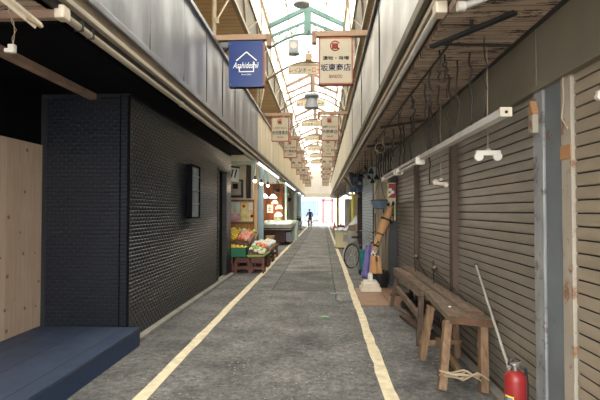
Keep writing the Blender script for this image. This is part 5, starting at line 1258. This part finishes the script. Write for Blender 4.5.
# bow brackets between fascia top and eave
for k, y in enumerate((8.55, 14.3, 21.5, 27.6)):
    o = thing('bow_bracket', 'cream pipe bracket rising from the left fascia, %s from the front' % (['first'] + ords)[k], 'bracket', (-2.0, y, 4.69))
    if k == 0:
        MB().cyl((-2.06, y, 4.695), (-2.06, y, 6.355), .045).build('upright', 'cream_steel', o, smooth='auto')
        MB().cyl((-2.02, y, 5.2), (-1.96, y + 1.2, 6.3), .018).build('brace', 'cream_steel', o)
        MB().cyl((-2.02, y, 5.15), (-2.02, y, 5.25), .055).build('clamp', 'beige2', o)
        MB().tube([(-2.2, y + .2, 4.72), (-2.3, y - .6, 5.4), (-2.32, y - 1.4, 6.3)], .02, 8).build('cable', 'rubber', o)
    else:
        pts = [(-2.0 + .1 * math.sin(PI * i / 12), y + .0 + 1.2 * (i / 12) ** 2, 4.69 + 1.67 * i / 12) for i in range(13)]
        MB().tube(pts, .035, 8).build('bow', 'cream_steel', o, smooth=True)
        for q in (.5, 1.0, 1.5): MB().cyl((-2.0, y, 4.75), (-2.0, y + q, 6.3), .013, n=6).build('brace', 'cream_steel', o)
        MB().cyl((-2.05, y, 4.695), (-2.05, y, 6.355), .03, n=8).build('upright', 'cream_steel', o)
o = thing('floodlight', 'small floodlight clamped beside the first cream pipe bracket', 'floodlight', (-1.95, 8.25, 4.7))
MB().box(-1.98, -1.82, 8.7, 8.85, 4.74, 4.9, .02).build('housing', 'post_grey', o); MB().cyl((-1.82, 8.77, 4.84), (-1.74, 8.77, 4.84), .08).build('lens', 'gull', o); MB().cyl((-1.74, 8.77, 4.84), (-1.70, 8.77, 4.84), .06).build('ring', 'fish_grey', o)
MB().box(-1.98, -1.86, 8.72, 8.82, 4.69, 4.74).build('foot', 'dark_metal', o)

# ------------------------------------------------------------------ hanging shop signs
def emblem(o, x, y, z, r):
    mb = MB(); pts = [(x + r * math.cos(a), y, z + r * math.sin(a)) for a in [math.radians(30 + i * 300 / 24) for i in range(25)]]
    mb.tube(pts, r * .1, 5)
    mb.build('emblem_ring', 'ink_red', o, smooth=True)
    mb = MB()
    for k in range(3): mb.box(x - r * .62 + k * r * .42, x - r * .3 + k * r * .42, y - .004, y + .004, z - r * .5, z + r * .5)
    mb.box(x - r * .66, x + r * .7, y - .004, y + .004, z - r * .62, z - r * .45); mb.build('emblem_bars', 'ink_red', o)
def sign(side, y, x0, x1, z0, z1, zb, label, small, main, foot, rim='sign_rim_red', blue=False):
    o = thing('hanging_sign', label, 'sign', ((x0 + x1) / 2, y, z0)); t_ = .07; cx = (x0 + x1) / 2; w_ = x1 - x0; h = z1 - z0
    xin = (LX - .1) if side == 'L' else (RX + .1); xout = x1 + .12 if side == 'L' else x0 - .12
    MB().box(min(xin, xout), max(xin, xout), y - .06, y + .06, zb, zb + .1, .005).build('beam', 'wood_beam', o)
    if side == 'L': MB().box(x1 + .04, x1 + .125, y - .065, y + .065, zb - .12, zb + .102, .005).build('beam_end', 'wood_end', o)
    else: MB().box(x0 - .125, x0 - .04, y - .065, y + .065, zb - .12, zb + .102, .005).build('beam_end', 'wood_end', o)
    fr = .025
    MB().box(x0, x0 + fr, y - t_, y + t_, z0, z1).box(x1 - fr, x1, y - t_, y + t_, z0, z1).box(x0, x1, y - t_, y + t_, z0, z0 + fr).box(x0, x1, y - t_, y + t_, z1 - fr, z1).build('sign_frame', rim, o)
    MB().box(x0 + (.0 if blue else fr * .7), x1 - fr * .7, y - t_ - (.006 if blue else -.004), y + t_ - .004, z0 + (.0 if blue else fr * .7), z1 - (0 if blue else fr * .7)).build('face', 'sign_blue' if blue else 'sign_cream', o)
    for xx in (x0 + .1, x1 - .1): MB().cyl((xx, y, z1), (xx, y, zb + .01), .012, n=8).build('hanger', 'dark_metal', o)
    f_ = y - t_ + .001
    if blue:
        f_ = y - t_ - .009
        hx, hz = cx, z0 + h * .52
        mb = MB(); W2 = w_ * .29; wt = .018
        mb.bar((hx - W2, f_, hz + h * .05), (hx, f_, hz + h * .24), .006, wt); mb.bar((hx, f_, hz + h * .24), (hx + W2, f_, hz + h * .05), .006, wt)
        mb.box(hx - W2 * .75, hx + W2 * .75, f_ - .003, f_ + .003, hz - h * .2, hz - h * .2 + wt)
        mb.box(hx - W2 * .75, hx - W2 * .75 + wt, f_ - .003, f_ + .003, hz - h * .2, hz - h * .09); mb.box(hx + W2 * .75 - wt, hx + W2 * .75, f_ - .003, f_ + .003, hz - h * .2, hz + h * .03)
        mb.build('house_outline', 'ink_white', o)
        text('Asahideshii', 'ink_white', o, cx - .01, f_, hz - h * .05, w_ * .74, h * .13, shear=.35)
        text('Since 2021', 'ink_white', o, cx, f_, hz - h * .25, w_ * .28, h * .03)
        for xx in (x0 + .03, x1 - .03):
            for zz in (z0 + .05, z1 - .05): MB().cyl((xx, f_, zz), (xx, f_ + .006, zz), .008, n=8).build('screw', 'gull', o)
    else:
        emblem(o, cx - .01, f_ - .002, z0 + h * .82, h * .1)
        if small: text(small, 'ink_dark', o, cx, f_, z0 + h * .56, w_ * (.76 if len(small) > 3 else .4), h * .085)
        if main: text(main, 'ink_blue', o, cx, f_, z0 + h * .36, w_ * .88, h * .155)
        if foot: text(foot, 'ink_red', o, cx, f_, z0 + h * .17, w_ * .38, h * .07)
    return o
sign('L', 8.23, -1.69, -1.055, 3.83, 4.66, 4.69, 'blue hanging sign with a white house outline and script', '', '', '', 'sign_rim', True)
sign('R', 8.39, -.076, .545, 3.9, 4.76, 4.79, 'cream hanging sign with an orange rim, nearest on the right', '漬物・味噌', '坂東商店', 'BANDOU', 'sign_rim')
sL = [(14.9, 'しずおか マルシェ', '安田青果店', 'YASUDA', 'cream hanging sign with red rim, second in the row on the left'), (19.5, '肉・お惣菜', '木下精肉店', 'KINOSHITA', 'cream hanging sign with red rim, third in the row on the left'),
      (24.2, '', '魚  佐', 'UOSA', 'cream hanging sign with red rim, fourth in the row on the left'), (28.6, '花と緑', '花  園', 'HANAZONO', 'cream hanging sign with red rim, fifth in the row on the left'),
      (33.2, '和菓子', '大黒屋', 'DAIKOKU', 'cream hanging sign with red rim, sixth in the row on the left'), (37.8, '茶', '山本茶舗', 'YAMAMOTO', 'cream hanging sign with red rim, seventh in the row on the left'), (42.6, '', '丸  八', 'MARUHACHI', 'cream hanging sign with red rim, last in the row on the left')]
for (y, a, b_, c, l) in sL: sign('L', y, -1.67, -1.1, 3.86, 4.64, 4.69, l, a, b_, c)
sR = [(15.2, '駄菓子とおもちゃ', '中野商店', 'NAKANO', 'cream hanging sign with red rim, second in the row on the right'), (19.8, 'うどん', 'し ぐ れ', 'SHIGURE', 'cream hanging sign with red rim, third in the row on the right'),
      (24.4, '', '魚  安', 'UOYASU', 'cream hanging sign with red rim, fourth in the row on the right'), (28.8, '時計店', '朝日堂', 'ASAHIDO', 'cream hanging sign with red rim, fifth in the row on the right'),
      (33.2, '呉服', '松  屋', 'MATSU', 'cream hanging sign with red rim, sixth in the row on the right'), (37.8, '', '高木屋', 'TAKAGI', 'cream hanging sign with red rim, seventh in the row on the right'), (42.4, '', '松  永', 'MATSUNAGA', 'cream hanging sign with red rim, last in the row on the right')]
for (y, a, b_, c, l) in sR: sign('R', y, -.055, .52, 3.92, 4.74, 4.79, l, a, b_, c)

# ------------------------------------------------------------------ light, camera
wd = bpy.data.worlds.new('sky'); sc.world = wd; wd.use_nodes = True
bg = wd.node_tree.nodes['Background']; bg.inputs[0].default_value = (.95, .98, 1.0, 1); bg.inputs[1].default_value = 2.3
sun = bpy.data.lights.new('sun', 'SUN'); sun.energy = 3.0; sun.angle = math.radians(25); sun.color = (1, .95, .87)
so = bpy.data.objects.new('sun', sun); COL.objects.link(so); so.rotation_euler = (math.radians(18), math.radians(10), 0)

cam = bpy.data.cameras.new('camera'); co = bpy.data.objects.new('camera', cam); COL.objects.link(co)
cam.sensor_width = 36; cam.lens = 36 * 460 / 600; cam.clip_end = 300; cam.clip_start = .05
ya = math.atan(23 / 460); pt = math.atan(11 / 460 * math.cos(ya))
co.location = (0, 0, 1.6); co.rotation_euler = (PI / 2 + pt, 0, ya)
sc.camera = co
sc.view_settings.view_transform = 'Standard'; sc.view_settings.look = 'None'; sc.view_settings.gamma = 1; sc.view_settings.use_curve_mapping = False
sc.view_settings.exposure = 2.15
sc.cycles.use_denoising = True
sc.cycles.max_bounces = 8; sc.cycles.transparent_max_bounces = 12; sc.cycles.diffuse_bounces = 5
